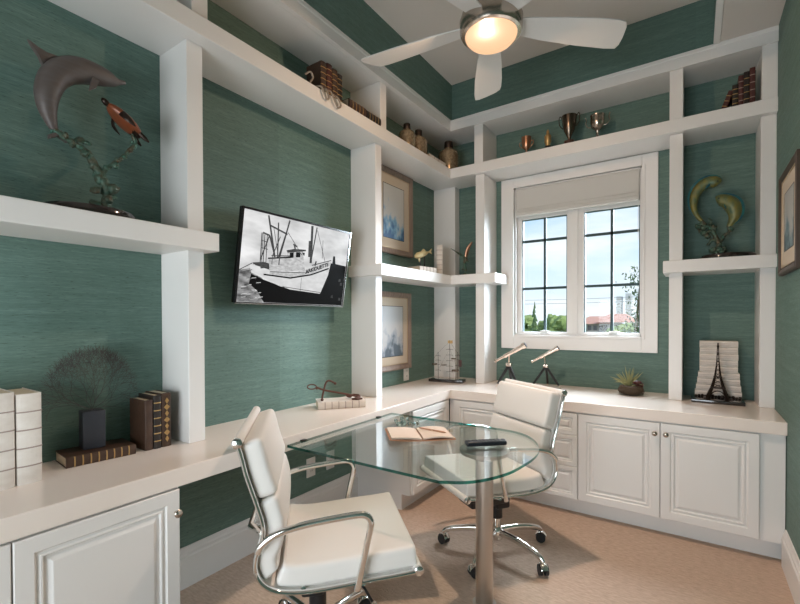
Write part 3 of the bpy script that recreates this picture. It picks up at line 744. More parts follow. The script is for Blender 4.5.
def make_chair(label, loc, rz, HW=.262):
    t = thing('office_chair', label, 'chair', loc, rz)
    def pmap(s0, y0=0, off=0.):
        def fn(w):
            p, tg, n = prof_at(s0 + w.x)
            return p + n * (w.z + off) + Vector((0, w.y, 0))
        return fn
    Ltot = CL[-1]
    # sling of leather between the rails
    M().rbox((0, 0, 0), (Ltot / 2 - .004, HW - .004, .004), .003, (40, 1, 1), 1, fn=pmap(Ltot / 2)).build('sling', leather, t, local=True, smooth=50)
    # pads: (start, end, half thickness)
    for nm, s0, s1, th in (('back_cushion', .008, .210, .036), ('back_cushion', .213, .505, .032), ('seat_cushion', .535, Ltot + .008, .039)):
        h = (s1 - s0) / 2
        def fn(w, s0=s0, s1=s1, h=h, th=th):
            ux = w.x / h; uy = w.y / (HW - .004)
            puff = 1 + .22 * (1 - ux * ux) * (1 - uy * uy) if w.z > 0 else 1
            p, tg, n = prof_at((s0 + s1) / 2 + w.x)
            return p + n * ((w.z * puff) + th + .004) + Vector((0, w.y, 0))
        c = M().rbox((0, 0, 0), (h, HW - .002, th), .020, (18, 10, 1), 4, fn=fn)
        co = c.build(nm, leather, t, local=True, smooth=60)
    for sg in (-1, 1):
        M().tube([p + Vector((0, sg * (HW + .008), 0)) for p in PS], .0125, 10, flat=.62, up=(0, 1, 0)).build('side_rail', chrome, t, local=True, smooth=50)
    for (p, nm) in ((PS[0], 'top_roll'), (PS[-1], 'front_roll')):
        ro = M().cyl(p + Vector((0, -HW - .010, 0)), p + Vector((0, HW + .010, 0)), .0165, 20).build(nm, leather, t, local=True, smooth=40)
        for sg in (-1, 1):
            M().lathe([(.0175, 0), (.0175, .008), (.012, .012), (.001, .013)], (0, 0, 0), 20).build('end_cap', ledm, ro, local=True, smooth=40).matrix_local = Matrix.Translation(p + Vector((0, sg * (HW + .009), 0))) @ Matrix.Rotation(-sg * PI / 2, 4, 'X')
    # arms
    arm = smoothpath([(-.262, 0, .575), (-.249, 0, .600), (-.205, 0, .631), (-.13, 0, .652), (-.04, 0, .664), (.05, 0, .672), (.088, 0, .670), (.108, 0, .652), (.108, 0, .620), (.098, 0, .575), (.080, 0, .490), (.062, 0, .412)], 4)
    for sg in (-1, 1):
        M().tube([p + Vector((0, sg * (HW + .022 + .006 * math.sin(i / len(arm) * PI)), 0)) for i, p in enumerate(arm)], .0105, 10, flat=1.15, up=(0, 1, 0)).build('armrest', chrome, t, local=True, smooth=50)
    # spreaders
    q = M(); pb, tg, nb = prof_at(.31)
    q.tube([(pb.x - .004, -HW, pb.z), (pb.x - .05, -HW * .72, pb.z - .01), (pb.x - .05, HW * .72, pb.z - .01), (pb.x - .004, HW, pb.z)], .013, 8, flat=.6)
    q.build('back_spreader', chrome, t, local=True, smooth=40)
    q = M()
    for x in (-.12, .09): q.tube([(x, -HW - .004, .424), (x - .01, -.16, .396), (x - .01, .16, .396), (x, HW + .004, .424)], .014, 8, flat=.6)
    q.build('seat_spreader', chrome, t, local=True, smooth=40)
    bx = -.065
    q = M(); q.rbox((bx + .05, 0, .365), (.185, .085, .030), .012).rbox((bx + .09, 0, .328), (.12, .075, .028), .010).rbox((bx - .02, 0, .30), (.045, .045, .045), .012)
    q.build('tilt_mechanism', blackp, t, local=True, smooth=40)
    q = M().tube([(bx + .12, -.05, .345), (bx + .17, -.16, .335), (bx + .19, -.215, .318)], .005, 8)
    lv = q.build('height_lever', blackp, t, local=True, smooth=40)
    M().blob((bx + .194, -.225, .315), (.012, .014, .012)).build('lever_knob', chrome, lv, local=True, smooth=80)
    M().lathe([(.034, .20), (.034, .27)], (bx, 0, 0), 24).build('gas_cover', blackp, t, local=True, smooth=40)
    M().lathe([(.026, .10), (.026, .21)], (bx, 0, 0), 24).build('gas_column', chrome, t, local=True, smooth=40)
    b = M(); b.lathe([(.036, .075), (.040, .085), (.038, .130), (.030, .145)], (bx, 0, 0), 24)
    CA = [R(198 - math.degrees(rz) + 72 * k) for k in range(5)] if 'far side' in label else [R(20 - math.degrees(rz) + 72 * k) for k in range(5)]
    for a in CA:
        d = Vector((math.cos(a), math.sin(a), 0)); o = Vector((bx, 0, 0))
        pts = smoothpath([o + d * .02 + Vector((0, 0, .118)), o + d * .12 + Vector((0, 0, .118)), o + d * .22 + Vector((0, 0, .105)), o + d * .285 + Vector((0, 0, .088)), o + d * .308 + Vector((0, 0, .066))], 3)
        b.tube(pts, [.022 - .008 * i / len(pts) for i in range(len(pts))], 10, flat=.75, up=(0, 0, 1))
    b.build('star_base', chrome, t, local=True, smooth=50)
    for a in CA:
        d = Vector((math.cos(a), math.sin(a), 0)); o = Vector((bx, 0, 0)) + d * .308
        sd = Vector((-d.y, d.x, 0)); tr_ = a + .9; e = Vector((math.cos(tr_), math.sin(tr_), 0))
        cq = M()
        for sg in (-1, 1): cq.cyl(o + e * sg * .007 + Vector((0, 0, .029)), o + e * sg * .024 + Vector((0, 0, .029)), .0275, 18)
        co = cq.build('caster', rubber, t, local=True, smooth=40)
        hq = M(); f2 = Vector((-e.y, e.x, 0)); arc = [o + Vector((0, 0, .029)) + f2 * math.cos(th) * .033 + Vector((0, 0, math.sin(th) * .033)) for th in [R(20 + 14 * i) for i in range(11)]]
        hq.tube(arc, .018, 8, flat=.25, up=tuple(e)); hq.cyl(o + Vector((0, 0, .055)), o + Vector((0, 0, .075)), .010, 10)
        hq.build('caster_hood', chrome, co, local=True, smooth=40)
    return t
C1 = (-1.198, 1.292, 0); A1 = R(46)
make_chair('white padded leather and chrome office chair in front, turned toward the window', C1, A1)
A2 = R(236.5)
C2 = (-.943 + .062 * math.cos(A2), 2.380 + .062 * math.sin(A2), 0)
make_chair('white padded leather and chrome office chair on the far side of the glass table', C2, A2, .246)

# ------------------------------------------------------------------ books
def bookmesh(t, xf, th, dp, ht, cov, pages=pagem, bands=0, bandm=None, local=False, squares=.003):
    """local: x thickness, y depth (spine at y=0), z height"""
    b = .0025; u = M(xf)
    arc = [(th / 2 - th / 2 * math.cos(PI * i / 8), -.16 * th * math.sin(PI * i / 8)) for i in range(9)]
    outer = [(0, dp)] + arc + [(th, dp)]
    inner = [(th - b, dp), (th - b, .004), (b, .004), (b, dp)]
    u.prism(outer + inner, 0, ht)
    co = u.build('cover', cov, t, local=local)
    M(xf).box(b, .004, squares, th - b, dp - squares, ht - squares).build('pages', pages, t, local=local)
    if bands:
        for i in range(bands):
            z = ht * (i + 1) / (bands + 1); q = M(xf)
            ring = [(x + (x - th / 2) * .04, y - .0012) for x, y in arc]
            q.prism([(p[0], p[1]) for p in ring] + [(th - .001, .006), (.001, .006)], z - .0022, z + .0022)
            q.build('spine_band', bandm, co, local=local)
    return co
def book(label, org, zrot, th, dp, ht, cov, bands=0, bandm=None, group=None, lay=None, pages=pagem, name='book'):
    """upright: org is the spine's lower left corner; lay: (a,b,n) axes for x,y,z"""
    if lay: xf = frame(org, *lay)
    else: xf = Matrix.Translation(org) @ Matrix.Rotation(zrot, 4, 'Z')
    t = thing(name, label, 'book', org, 0, group)
    bookmesh(t, xf, th, dp, ht, cov, pages, bands, bandm)
    return t
# local axes for a book whose spine faces +X (left wall): x along +Y, y along -X
LW = PI / 2
book('tall cream book at the left edge of the counter, left of its twin', (-1.886, .407, HC), LW, .069, .19, .318, cream, 4, rib_dark, group=None)
book('tall cream book on the counter, right of its twin and left of the charcoal vase', (-1.886, .480, HC), LW, .069, .19, .308, cream, 4, rib_dark)
# three leather books against the first upright
book('brown leather book, left of the three leaning on the first upright', (-1.935, .918, HC), LW, .033, .135, .215, brownbk, 0, None)
b2 = book('black leather book with gilt bands, middle of three by the first upright', (-1.930, .953, HC), LW, .030, .135, .232, blackbk, 6, gilt)
b3 = book('brown book with gilt diamond spine, right of three by the first upright', (-1.932, .985, HC), LW, .042, .135, .236, brownbk, 0, None)
q = M(); 
for i in range(7):
    z = HC + .035 + i * .028; q.prism([(-1.917, 0)], 0, 0) if False else None
    s_ = .013 if i % 2 else .008
    xf_ = frame((-1.9235, 1.006, z), (0, 1, 0), (0, 0, 1), (1, 0, 0))
    qq = M(xf_).prism([(-s_, 0), (0, -.013), (s_, 0), (0, .013)], -.002, .0012); q.v += []; q.add(qq.v, qq.f)
q.build('gilt_ornament', gilt, b3)
# lying book under the vase: spine faces +X, long side along Y
lb = book('dark leather book with gilt bands lying flat under the charcoal vase', (-1.955, .640, HC), 0, .042, .15, .275, brownbk, 8, gilt, lay=((0, 0, 1), (-1, 0, 0), (0, -1, 0)))
lb.location = (-1.955, .640, HC)
bpy.data.objects.remove(lb.children[0].children[0], do_unlink=True) if False else None
for o_ in list(lb.children):
    for c_ in list(o_.children): bpy.data.objects.remove(c_, do_unlink=True)
    bpy.data.objects.remove(o_, do_unlink=True)
ang = R(-5)
xfb = Matrix.Translation((-1.950, .640, HC)) @ Matrix.Rotation(ang, 4, 'Z') @ frame((0, 0, 0), (0, 0, 1), (-1, 0, 0), (0, 1, 0))
def flat_book(t, xfb, th, dp, ln, cov, bands=0, bandm=None, pages=pagem):
    # frame() above is left-handed for (0,0,1),(-1,0,0),(0,1,0): x=up, y=back, z=along
    return bookmesh(t, xfb, th, dp, ln, cov, pages, bands, bandm)
flat_book(lb, xfb, .040, .150, .238, brownbk, 8, gilt)

# ------------------------------------------------------------------ charcoal vase with wire sea fan
vs = thing('square_vase', 'square charcoal block vase standing on the flat leather book', 'vase', (-2.030, .757, HC + .0425))
xfv = Matrix.Translation((-2.030, .757, HC + .0425)) @ Matrix.Rotation(R(-8), 4, 'Z')
M(xfv).rbox((0, 0, .075), (.038, .038, .075), .003).build('body', slate, vs, smooth=40)
sf = thing('wire_sea_fan', 'dark wire sea fan spreading from the charcoal vase', 'ornament', (-2.030, .757, HC + .193))
q = M(); rnd = random.Random(5)
base = Vector((-2.030, .757, HC + .190))
q.cyl(base, base + Vector((0, 0, .006)), .006, 8)
segs = []
def grow(p, a, ln, d, r_):
    n = 2 if d < 6 else 1
    steps = 3; pts = [p]
    for i in range(steps):
        a += rnd.uniform(-.16, .16)
        p = p + Vector((rnd.uniform(-.06, .06), math.sin(a), math.cos(a))) * ln / steps
        pts.append(p)
    ex = (p.y - base.y) / .175; ez = (p.z - base.z) / .245
    q.tube(pts, r_ * .62, 3)
    if ex * ex + ez * ez > 1 or d > 8 or p.z < base.z + .0: return
    k = 2
    for j in range(k):
        grow(p, a + (j - .5) * rnd.uniform(.35, .95), ln * rnd.uniform(.86, 1.04), d + 1, max(.0006, r_ * .82))
for a in (-1.25, -.85, -.45, -.12, .18, .5, .9, 1.28): grow(base + Vector((0, 0, .004)), a, .040, 0, .0016)
q.build('branches', wirem, sf)

# ------------------------------------------------------------------ dolphin and turtle sculpture
ds = thing('dolphin_sculpture', 'bronze leaping dolphin and turtle sculpture on the left shelf', 'sculpture', (-1.965, .725, ZM + TM))
M().lathe([(1, 0), (1, .020), (.95, .030), (.2, .034)], (-1.935, .725, ZM + TM), 40, sx=.122, sy=.155).build('base', blackbase, ds, smooth=40)
q = M(); rnd = random.Random(3)
X0 = -1.96
def coral(q, pts, r0, r1, rnd, lump=1.):
    P = smoothpath(pts, 4); n = len(P)
    q.tube(P, [r0 + (r1 - r0) * i / n + rnd.uniform(-.003, .003) for i in range(n)], 8)
    for i in range(0, n, 2):
        r_ = (r0 + (r1 - r0) * i / n) * rnd.uniform(.9, 1.6) * lump
        q.blob(P[i] + Vector((rnd.uniform(-1, 1), rnd.uniform(-1, 1), rnd.uniform(-1, 1))) * r_ * .7, (r_, r_ * .8, r_ * .7), Euler((rnd.random() * 3, rnd.random() * 3, 0)), 8, 5, .5, 0, rnd)
stem = [(X0, .775, 1.745), (X0, .791, 1.822), (X0 + .01, .784, 1.868), (X0, .771, 1.916), (X0 - .01, .75, 1.958), (X0, .723, 1.992), (X0, .69, 2.009), (X0, .652, 2.026), (X0 - .005, .620, 2.045)]
coral(q, stem, .021, .009, rnd)
coral(q, [(X0, .774, 1.925), (X0 + .01, .807, 1.967), (X0 + .01, .845, 2.006), (X0, .876, 2.049), (X0, .902, 2.085), (X0, .885, 2.135)], .010, .006, rnd, 1.1)
for (y, z, r_) in ((.80, 1.775, .03), (.755, 1.80, .024), (.81, 1.84, .020), (.745, 1.85, .018), (.70, 2.035, .018), (.725, 2.03, .016), (.71, 1.985, .016)):
    q.blob((X0 + rnd.uniform(-.01, .02), y, z), (r_, r_, r_ * .5), Euler((rnd.random(), rnd.random(), rnd.random())), 9, 6, .6, 0, rnd)
q.build('coral_stem', green_pat, ds, smooth=70)
# dolphin body
dp_ = [(.628, 2.035, .010), (.612, 2.075, .020), (.601, 2.125, .032), (.603, 2.180, .041), (.622, 2.238, .046), (.657, 2.280, .049), (.705, 2.305, .048), (.755, 2.314, .042), (.795, 2.318, .034), (.822, 2.318, .024), (.842, 2.322, .013), (.868, 2.330, .007)]
P = smoothpath([(X0 - .01, y, z) for y, z, r_ in dp_], 4); rr = smoothpath([(r_, 0, 0) for y, z, r_ in dp_], 4)
dq = M().tube(P, [a.x for a in rr], 16, up=(1, 0, 0))
def fin(q, pts, xoff, th=.006, tilt=0):
    n = len(pts); c = Vector((xoff, sum(p[0] for p in pts) / n, sum(p[1] for p in pts) / n))
    top = [Vector((xoff + th + tilt * (p[1] - c.z), p[0], p[1])) for p in pts]; bot = [Vector((xoff - th + tilt * (p[1] - c.z), p[0], p[1])) for p in pts]
    top = [c + (p - c) * .99 for p in top]
    q.rings([[c.lerp(p, .9) - Vector((th * .8, 0, 0)) for p in pts_] for pts_ in ([Vector((xoff - th * .2, a, b)) for a, b in pts],)] + [[Vector((xoff, a, b)) for a, b in pts]] + [[c.lerp(Vector((xoff, a, b)), .9) + Vector((th * .8, 0, 0)) for a, b in pts]], 0, True, True)
fin(dq, [(.645, 2.325), (.60, 2.322), (.572, 2.330), (.545, 2.342), (.556, 2.322), (.575, 2.298), (.590, 2.262), (.62, 2.26)], X0 - .01, .010)
fin(dq, [(.735, 2.285), (.760, 2.280), (.748, 2.245), (.722, 2.222), (.726, 2.25)], X0 + .025, .006)
fin(dq, [(.640, 2.050), (.60, 2.020), (.60, 2.006), (.632, 2.025), (.660, 2.010), (.664, 2.022)], X0 - .005, .012)
dq.build('dolphin', dolph, ds, smooth=60)
# turtle
tq = M(); tc = Vector((X0, .860, 2.165)); ti = -math.atan2(2.215 - 2.10, .935 - .775)
rot = Euler((ti, 0, 0))
tq.blob(tc, (.046, .080, .024), rot, 20, 12)
tp = M(); tp.blob(tc + Vector((0, 0, -.010)), (.038, .072, .014), rot, 16, 8)
dv_ = Vector((0, math.cos(ti), math.sin(ti)))
tp.blob(tc - dv_ * .085, (.012, .020, .012), rot, 10, 8)
tp.tube([tc - dv_ * .055, tc - dv_ * .08], [.012, .010], 8)
for sg in (-1, 1):
    f0 = tc - dv_ * .035 + Vector((sg * .03, 0, 0))
    tp.tube(smoothpath([f0, f0 + Vector((sg * .030, .01, -.028)), f0 + Vector((sg * .040, .04, -.055))], 3), [.010, .013, .013, .012, .010, .006, .003], 8, flat=.35)
    f1 = tc + dv_ * .05 + Vector((sg * .02, 0, 0))
    tp.tube([f1, f1 + dv_ * .03 + Vector((sg * .012, 0, -.01)), f1 + dv_ * .05 + Vector((sg * .014, 0, -.01))], [.008, .009, .003], 8, flat=.4)
tq.build('turtle_shell', shell, ds, smooth=70); tp.build('turtle_body', dark_brz, ds, smooth=70)

# ------------------------------------------------------------------ anchor on cream books
ab = thing('book', 'cream ribbed book lying flat on the counter under the iron anchor', 'book', (-1.80, 1.83, HC))
ab.location = (-1.88, 2.08, HC)
AX = Matrix.Translation((-1.923, 1.937, HC)) @ Matrix.Rotation(R(51.3), 4, 'Z')      # x along the spine, y towards the fore-edge
flat_book(ab, AX @ frame((0, 0, 0), (0, 0, 1), (0, 1, 0), (1, 0, 0)), .045, .145, .30, cream, 6, rib_dark)
an = thing('iron_anchor', 'small rusty iron anchor lying on the cream book', 'ornament', (-1.87, 2.09, HC + .046))
zt = .046
def AP(x, z, y=.05): return (x, y, z - HC)
q = M(AX)
q.tube(smoothpath([AP(-.004, .914), AP(.05, .892), AP(.18, .862), AP(.262, .842)], 3), .0062, 8).build('shank', rust, an, smooth=50)
M(AX).tube(smoothpath([AP(-.032 + .028 * math.cos(a), .918 + .013 * math.sin(a), .05 + .012 * math.sin(a)) for a in [R(30 * i) for i in range(12)]], 2, True), .0038, 8, closed=True).blob(AP(.0, .909), (.010, .010, .010)).build('ring', rust, an, smooth=50)
q = M(AX); q.tube(smoothpath([AP(.029, .838, .03), AP(.036, .87, .045), AP(.056, .935, .06), AP(.078, .950, .065), AP(.115, .932, .07)], 4), .0058, 8)
q.blob(AP(.029, .837, .03), (.010, .010, .010)).blob(AP(.117, .930, .07), (.009, .009, .009)).build('stock', rust, an, smooth=50)
q = M(AX); q.tube(smoothpath([AP(.205, .835, .10), AP(.24, .848, .085), AP(.268, .846, .05), AP(.262, .838, .03), AP(.235, .836, .012)], 3), [.007] * 5 + [.009] * 8, 8)
q.prism([(.215, .020), (.25, .0), (.285, .02), (.262, .05)], zt + .001, zt + .012)
q.blob(AP(.210, .842, .095), (.022, .018, .010), Euler((.5, .4, 0)), 12, 8).build('arms_and_flukes', rust, an, smooth=50)

# ------------------------------------------------------------------ corner shelf ornaments
z0 = ZM + TM
fb = thing('book', 'pinkish cream book lying flat on the corner shelf under the carved fish', 'book', (-1.84, 2.86, z0))
fb.location = (-1.90, 3.14, z0)
xfb = Matrix.Translation((-1.86, 3.04, z0)) @ Matrix.Rotation(R(-10), 4, 'Z') @ frame((0, 0, 0), (0, 0, 1), (-1, 0, 0), (0, 1, 0))
flat_book(fb, xfb, .045, .14, .21, cream, 4, rib_dark)
fo = thing('carved_fish', 'yellowish carved fish on black posts on the corner shelf', 'ornament', (-1.93, 3.20, z0 + .0455))
q = M(); q.tube(smoothpath([(-1.93, 3.085, z0 + .13), (-1.93, 3.13, z0 + .145), (-1.93, 3.20, z0 + .165), (-1.93, 3.27, z0 + .185), (-1.93, 3.31, z0 + .20)], 3), [.008, .016, .022, .026, .028, .027, .025, .022, .018, .014, .010, .007, .006], 10, up=(1, 0, 0), flat=1)
fin(q, [(3.30, z0 + .195), (3.36, z0 + .235), (3.345, z0 + .205), (3.365, z0 + .185)], -1.93, .005)
fin(q, [(3.16, z0 + .170), (3.22, z0 + .215), (3.26, z0 + .205)], -1.93, .004)
fin(q, [(3.13, z0 + .12), (3.15, z0 + .090), (3.18, z0 + .14)], -1.93, .004)
q.build('fish', fish_y, fo, smooth=60)
q = M(); 
for y in (3.165, 3.235): q.cyl((-1.93, y, z0 + .052), (-1.93, y, z0 + .15), .006, 8)
q.rbox((-1.93, 3.20, z0 + .050), (.03, .055, .004), .002).build('stand', blackp, fo, smooth=40)
book('cream book standing upright on the corner shelf beside the carved fish', (-1.888, 3.375, z0), R(29), .052, .15, .262, cream, 5, rib_dark)
bd = thing('heron_figurine', 'dark metal bird figurine with raised copper wing in the shelf corner', 'ornament', (-1.72, 3.60, z0))
q = M(); q.tube(smoothpath([(-1.725, 3.60, z0 + .004), (-1.715, 3.60, z0 + .05), (-1.725, 3.60, z0 + .10), (-1.715, 3.60, z0 + .15), (-1.745, 3.60, z0 + .185)], 3), [.020, .013, .010, .012, .016, .013, .012, .014, .018, .020, .016, .012, .009], 10)
q.tube(smoothpath([(-1.745, 3.60, z0 + .185), (-1.79, 3.60, z0 + .212), (-1.83, 3.60, z0 + .24), (-1.865, 3.60, z0 + .262)], 3), [.011, .010, .009, .008, .006, .005, .004, .003, .003, .002], 8)
q.blob((-1.70, 3.60, z0 + .13), (.022, .016, .014), Euler((0, .5, 0))); q.blob((-1.735, 3.595, z0 + .06), (.018, .016, .012), Euler((0, -.5, 0)), 8, 6, .5)
q.build('body', green_pat, bd, smooth=60)
M().tube(smoothpath([(-1.715, 3.60, z0 + .15), (-1.705, 3.60, z0 + .20), (-1.690, 3.60, z0 + .245), (-1.662, 3.60, z0 + .285), (-1.648, 3.60, z0 + .300)], 3), [.008, .011, .013, .015, .016, .016, .016, .014, .012, .010, .008, .005, .002], 10, flat=.5).build('wing', copper, bd, smooth=60)
M().lathe([(.045, 0), (.045, .006), (.04, .009)], (-1.725, 3.60, z0), 24).build('base', blackbase, bd)

# ------------------------------------------------------------------ metal ship on the counter
sp_ = thing('metal_ship_model', 'three-masted wire ship model on a dark base in the counter corner', 'ornament', (-1.83, 3.47, HC))
xs_ = Matrix.Translation((-1.83, 3.46, HC)) @ Matrix.Rotation(R(8), 4, 'Z')
M(xs_).rbox((0, 0, .013), (.160, .050, .013), .003).build('base', blackbase, sp_, smooth=40)
q = M(xs_)
for x, h_ in ((-.085, .265), (.025, .375), (.100, .270)): q.cyl((x, 0, .026), (x, 0, h_), .0022, 6)
q.build('masts', dark_brz, sp_)
q = M(xs_)
for x, zs, wd in ((-.085, (.10, .15, .19, .23), .055), (.025, (.09, .14, .19, .24, .29), .065), (.100, (.10, .15, .20, .24), .050)):
    for z in zs: q.tube([(x - wd / 2, -.004, z), (x, .004, z + .003), (x + wd / 2, -.004, z)], .0018, 5)
q.tube([(-.15, 0, .175), (-.085, 0, .26), (.025, 0, .36), (.10, 0, .26), (.155, 0, .14)], .0009, 4)
q.tube([(-.085, 0, .10), (.025, 0, .30), (.10, 0, .12)], .0009, 4)
q.build('spars_and_rigging', wirem, sp_)
for (x, z, w1, w2) in ((-.12, .155, .045, .008), (.075, .105, .060, .010), (-.03, .150, .05, .005), (.06, .21, .04, .006)):
    M(xs_).rbox((x, 0, z), (w1 / 2, .010, w2), .004).build('metal_plate', pewter, sp_)
q = M(xs_); q.prism([(.010, .345), (.055, .348), (.052, .372), (.012, .376)], -.001, .001) if False else q.box(.008, -.001, .345, .052, .001, .372)
q.build('pennant', gilt, sp_)
q = M(xs_); q.box(.108, -.001, .14, .135, .001, .20).build('side_pennant', redbk, sp_)

# ------------------------------------------------------------------ upper left shelf
zU = ZU + TU
for i, (y, hh_, m_) in enumerate(((1.905, .222, brownbk), (1.955, .232, redbk), (2.005, .222, brownbk), (2.050, .212, blackbk))):
    book(['brown leather book, first from the rope end of the upright row over the television', 'dark red leather book, second from the rope end of the upright row over the television',
          'brown leather book, third from the rope end of the upright row over the television', 'black leather book, last from the rope end of the upright row over the television'][i],
         (-1.855, y, zU), LW, .046, .12, hh_ - .015, m_, 5, gilt, 'leather books standing over the television')
lyb = []
for i, (y, ln) in enumerate(((2.115, .17), (2.295, .155))):
    t = thing('book', ['dark leather book lying on the upper shelf, next to the upright row', 'dark leather book lying on the upper shelf, beside the second upright'][i], 'book', (-1.85, y, zU))
    xfb = Matrix.Translation((-1.818, y, zU)) @ frame((0, 0, 0), (0, 0, 1), (-1, 0, 0), (0, 1, 0))
    flat_book(t, xfb, .060 if i == 0 else .055, .13, ln, brownbk if i == 0 else blackbk, 4, gilt)
# knotted rope spilling over the shelf edge
rp = M()
rp.tube(smoothpath([(-1.84, 1.765, zU + .055), (-1.825, 1.79, zU + .075), (-1.83, 1.815, zU + .055), (-1.84, 1.80, zU + .02), (-1.83, 1.83, zU + .010), (-1.80, 1.85, zU + .010), (-1.790, 1.865, zU - .025), (-1.79, 1.885, zU - .050), (-1.79, 1.905, zU - .035), (-1.795, 1.89, zU + .008),
    (-1.82, 1.89, zU + .012), (-1.795, 1.925, zU + .010), (-1.788, 1.955, zU - .035), (-1.79, 1.985, zU - .060), (-1.79, 2.010, zU - .038), (-1.79, 1.985, zU - .005), (-1.81, 1.955, zU + .012)], 5), .0058, 8)
ro = rp.build('knotted_rope', mat('hemp_rope', (.30, .25, .20), .9, bump=1, bscale=(150, 150, 150)), smooth=60)
tag(ro, 'grey knotted rope hanging over the upper shelf edge beside the leather books', 'rope')

# ------------------------------------------------------------------ bottles
def bottle(label, loc, s_, group='speckled mercury glass bottles'):
    t = thing('glass_bottle', label, 'bottle', loc, 0, group)
    M().lathe([(.050 * s_, 0), (.060 * s_, .006), (.064 * s_, .03 * s_), (.064 * s_, .104 * s_), (.058 * s_, .124 * s_), (.038 * s_, .138 * s_), (.024 * s_, .143 * s_), (.022 * s_, .158 * s_)], (0, 0, 0), 28).build('body', mercury, t, local=True, smooth=50)
    M().lathe([(.026 * s_, .150 * s_), (.028 * s_, .153 * s_), (.026 * s_, .188 * s_), (.020 * s_, .193 * s_)], (0, 0, 0), 20).build('stopper', dark_brz, t, local=True, smooth=40)
    return t
bottle('speckled gold glass bottle on the corner upper shelf, left of the pair', (-1.885, 2.895, zU), 1.05)
bottle('speckled gold glass bottle on the corner upper shelf, right of the pair', (-1.895, 3.085, zU), 1.15)
bottle('largest speckled gold glass bottle, alone in the upper shelf corner', (-1.865, 3.56, zU), 1.45)
t = thing('book', 'cream book lying flat on the upper shelf between the gold bottles', 'book', (-1.85, 3.17, zU))
flat_book(t, Matrix.Translation((-1.835, 3.165, zU)) @ frame((0, 0, 0), (0, 0, 1), (-1, 0, 0), (0, 1, 0)), .042, .14, .27, cream, 3, rib_dark)
q = M().blob((-1.90, 3.24, zU + .062), (.03, .035, .020), None, 12, 8, .5)
tag(q.build('green_stone', green_pat, smooth=60), 'dark green lump resting on the flat cream book in the upper corner', 'ornament')

# ------------------------------------------------------------------ trophies
def trophy(label, loc, prof, m_, bp, bm_, handles=None, extra=None):
    t = thing('trophy_cup', label, 'trophy', loc)
    M().lathe(prof, (0, 0, 0), 24, cap=True).build('cup', m_, t, local=True, smooth=50)
    M().lathe(bp, (0, 0, 0), 20).build('plinth', bm_, t, local=True, smooth=30)
    if handles:
        for sg in (-1, 1):
            M().tube(smoothpath([(sg * x, 0, z) for x, z in handles], 4), .0035, 8).build('handle', m_, t, local=True, smooth=60)
    return t
yT = 3.60
trophy('small copper cup, leftmost trophy above the window', (-1.160, yT, zU), [(.024, .0), (.022, .006), (.006, .02), (.005, .045), (.012, .060), (.030, .080), (.036, .115), (.040, .165), (.036, .164), (.010, .07)], copper,
       [(.026, 0), (.026, .004)], woodb, [(.034, .125), (.055, .130), (.055, .10), (.025, .078)])
trophy('small gilt figure trophy on black plinth, second from left above the window', (-.985, yT, zU), [(.016, .052), (.020, .075), (.027, .085), (.024, .11), (.027, .13), (.018, .145), (.010, .150), (.012, .165), (.004, .185)], gilt,
       [(.026, 0), (.026, .05), (.022, .052)], blackp)
trophy('tall dark pewter cup with two handles, third trophy above the window', (-.820, yT, zU), [(.012, .055), (.010, .075), (.020, .095), (.042, .14), (.052, .19), (.058, .25), (.054, .25), (.02, .11)], pewter,
       [(.045, 0), (.045, .030), (.038, .034), (.038, .055), (.02, .058)], woodb, [(.048, .16), (.072, .19), (.078, .235), (.070, .262), (.056, .240)])
trophy('shining silver cup with two raised handles, rightmost trophy above the window', (-.615, yT, zU), [(.022, .034), (.010, .045), (.008, .075), (.022, .095), (.044, .115), (.052, .150), (.050, .185), (.054, .20), (.050, .198), (.02, .11)], silver,
       [(.042, 0), (.040, .030), (.026, .036)], blackp, [(.046, .12), (.068, .125), (.084, .155), (.078, .175), (.088, .205)])

# ------------------------------------------------------------------ dark books, upper right
dl = ['dark red book, shortest and leaning, left end of the upper right row', 'black book, second from left in the upper right row', 'dark red book, third from left in the upper right row',
      'black book, fourth from left in the upper right row', 'dark red book, tallest beside the right upright, upper right row']
x = .195
for i, (th, ht, m_) in enumerate(((.028, .130, redbk), (.030, .150, blackbk), (.026, .200, redbk), (.028, .215, blackbk), (.028, .232, redbk))):
    if i == 0:
        t = thing('book', dl[0], 'book', (.155, 3.53, zU), 0, 'dark books on the upper right shelf')
        bookmesh(t, Matrix.Translation((.132, 3.53, zU + .001)) @ Matrix.Rotation(R(20), 4, 'Y'), th, .15, ht, m_, pagem, 3, gilt)
    else:
        book(dl[i], (x, 3.53, zU), 0, th, .15, ht, m_, 4, gilt if i % 2 else rib_dark, 'dark books on the upper right shelf'); x += th + .001
x = .195

# ------------------------------------------------------------------ mahi sculpture
ms = thing('fish_sculpture', 'colourful sculpture of two leaping fish on green coral, right shelf', 'sculpture', (.16, 3.64, ZM + TM))
M().lathe([(1, 0), (1, .020), (.94, .030), (.15, .034)], (.180, 3.625, ZM + TM), 40, sx=.150, sy=.128).build('base', blackbase, ms, smooth=40)
M().lathe([(.03, .016), (.028, .04), (.012, .05)], (.145, 3.62, ZM + TM), 20).build('pedestal', copper, ms, smooth=40)
q = M(); rnd = random.Random(9)
def cor(pts, a, b): coral(q, [(x_, 3.62 + rnd.uniform(-.01, .01), z_) for x_, z_ in pts], a, b, rnd)
for (x_, z_, r_) in ((.13, 1.79, .030), (.16, 1.80, .022), (.10, 1.80, .020), (.045, 1.955, .022), (.02, 1.97, .020), (.07, 1.90, .018), (.195, 1.93, .018), (.10, 1.95, .020), (.05, 1.92, .018)):
    q.blob((x_, 3.62, z_), (r_, r_ * .7, r_), Euler((rnd.random(), rnd.random(), 0)), 9, 6, .7, 0, rnd)
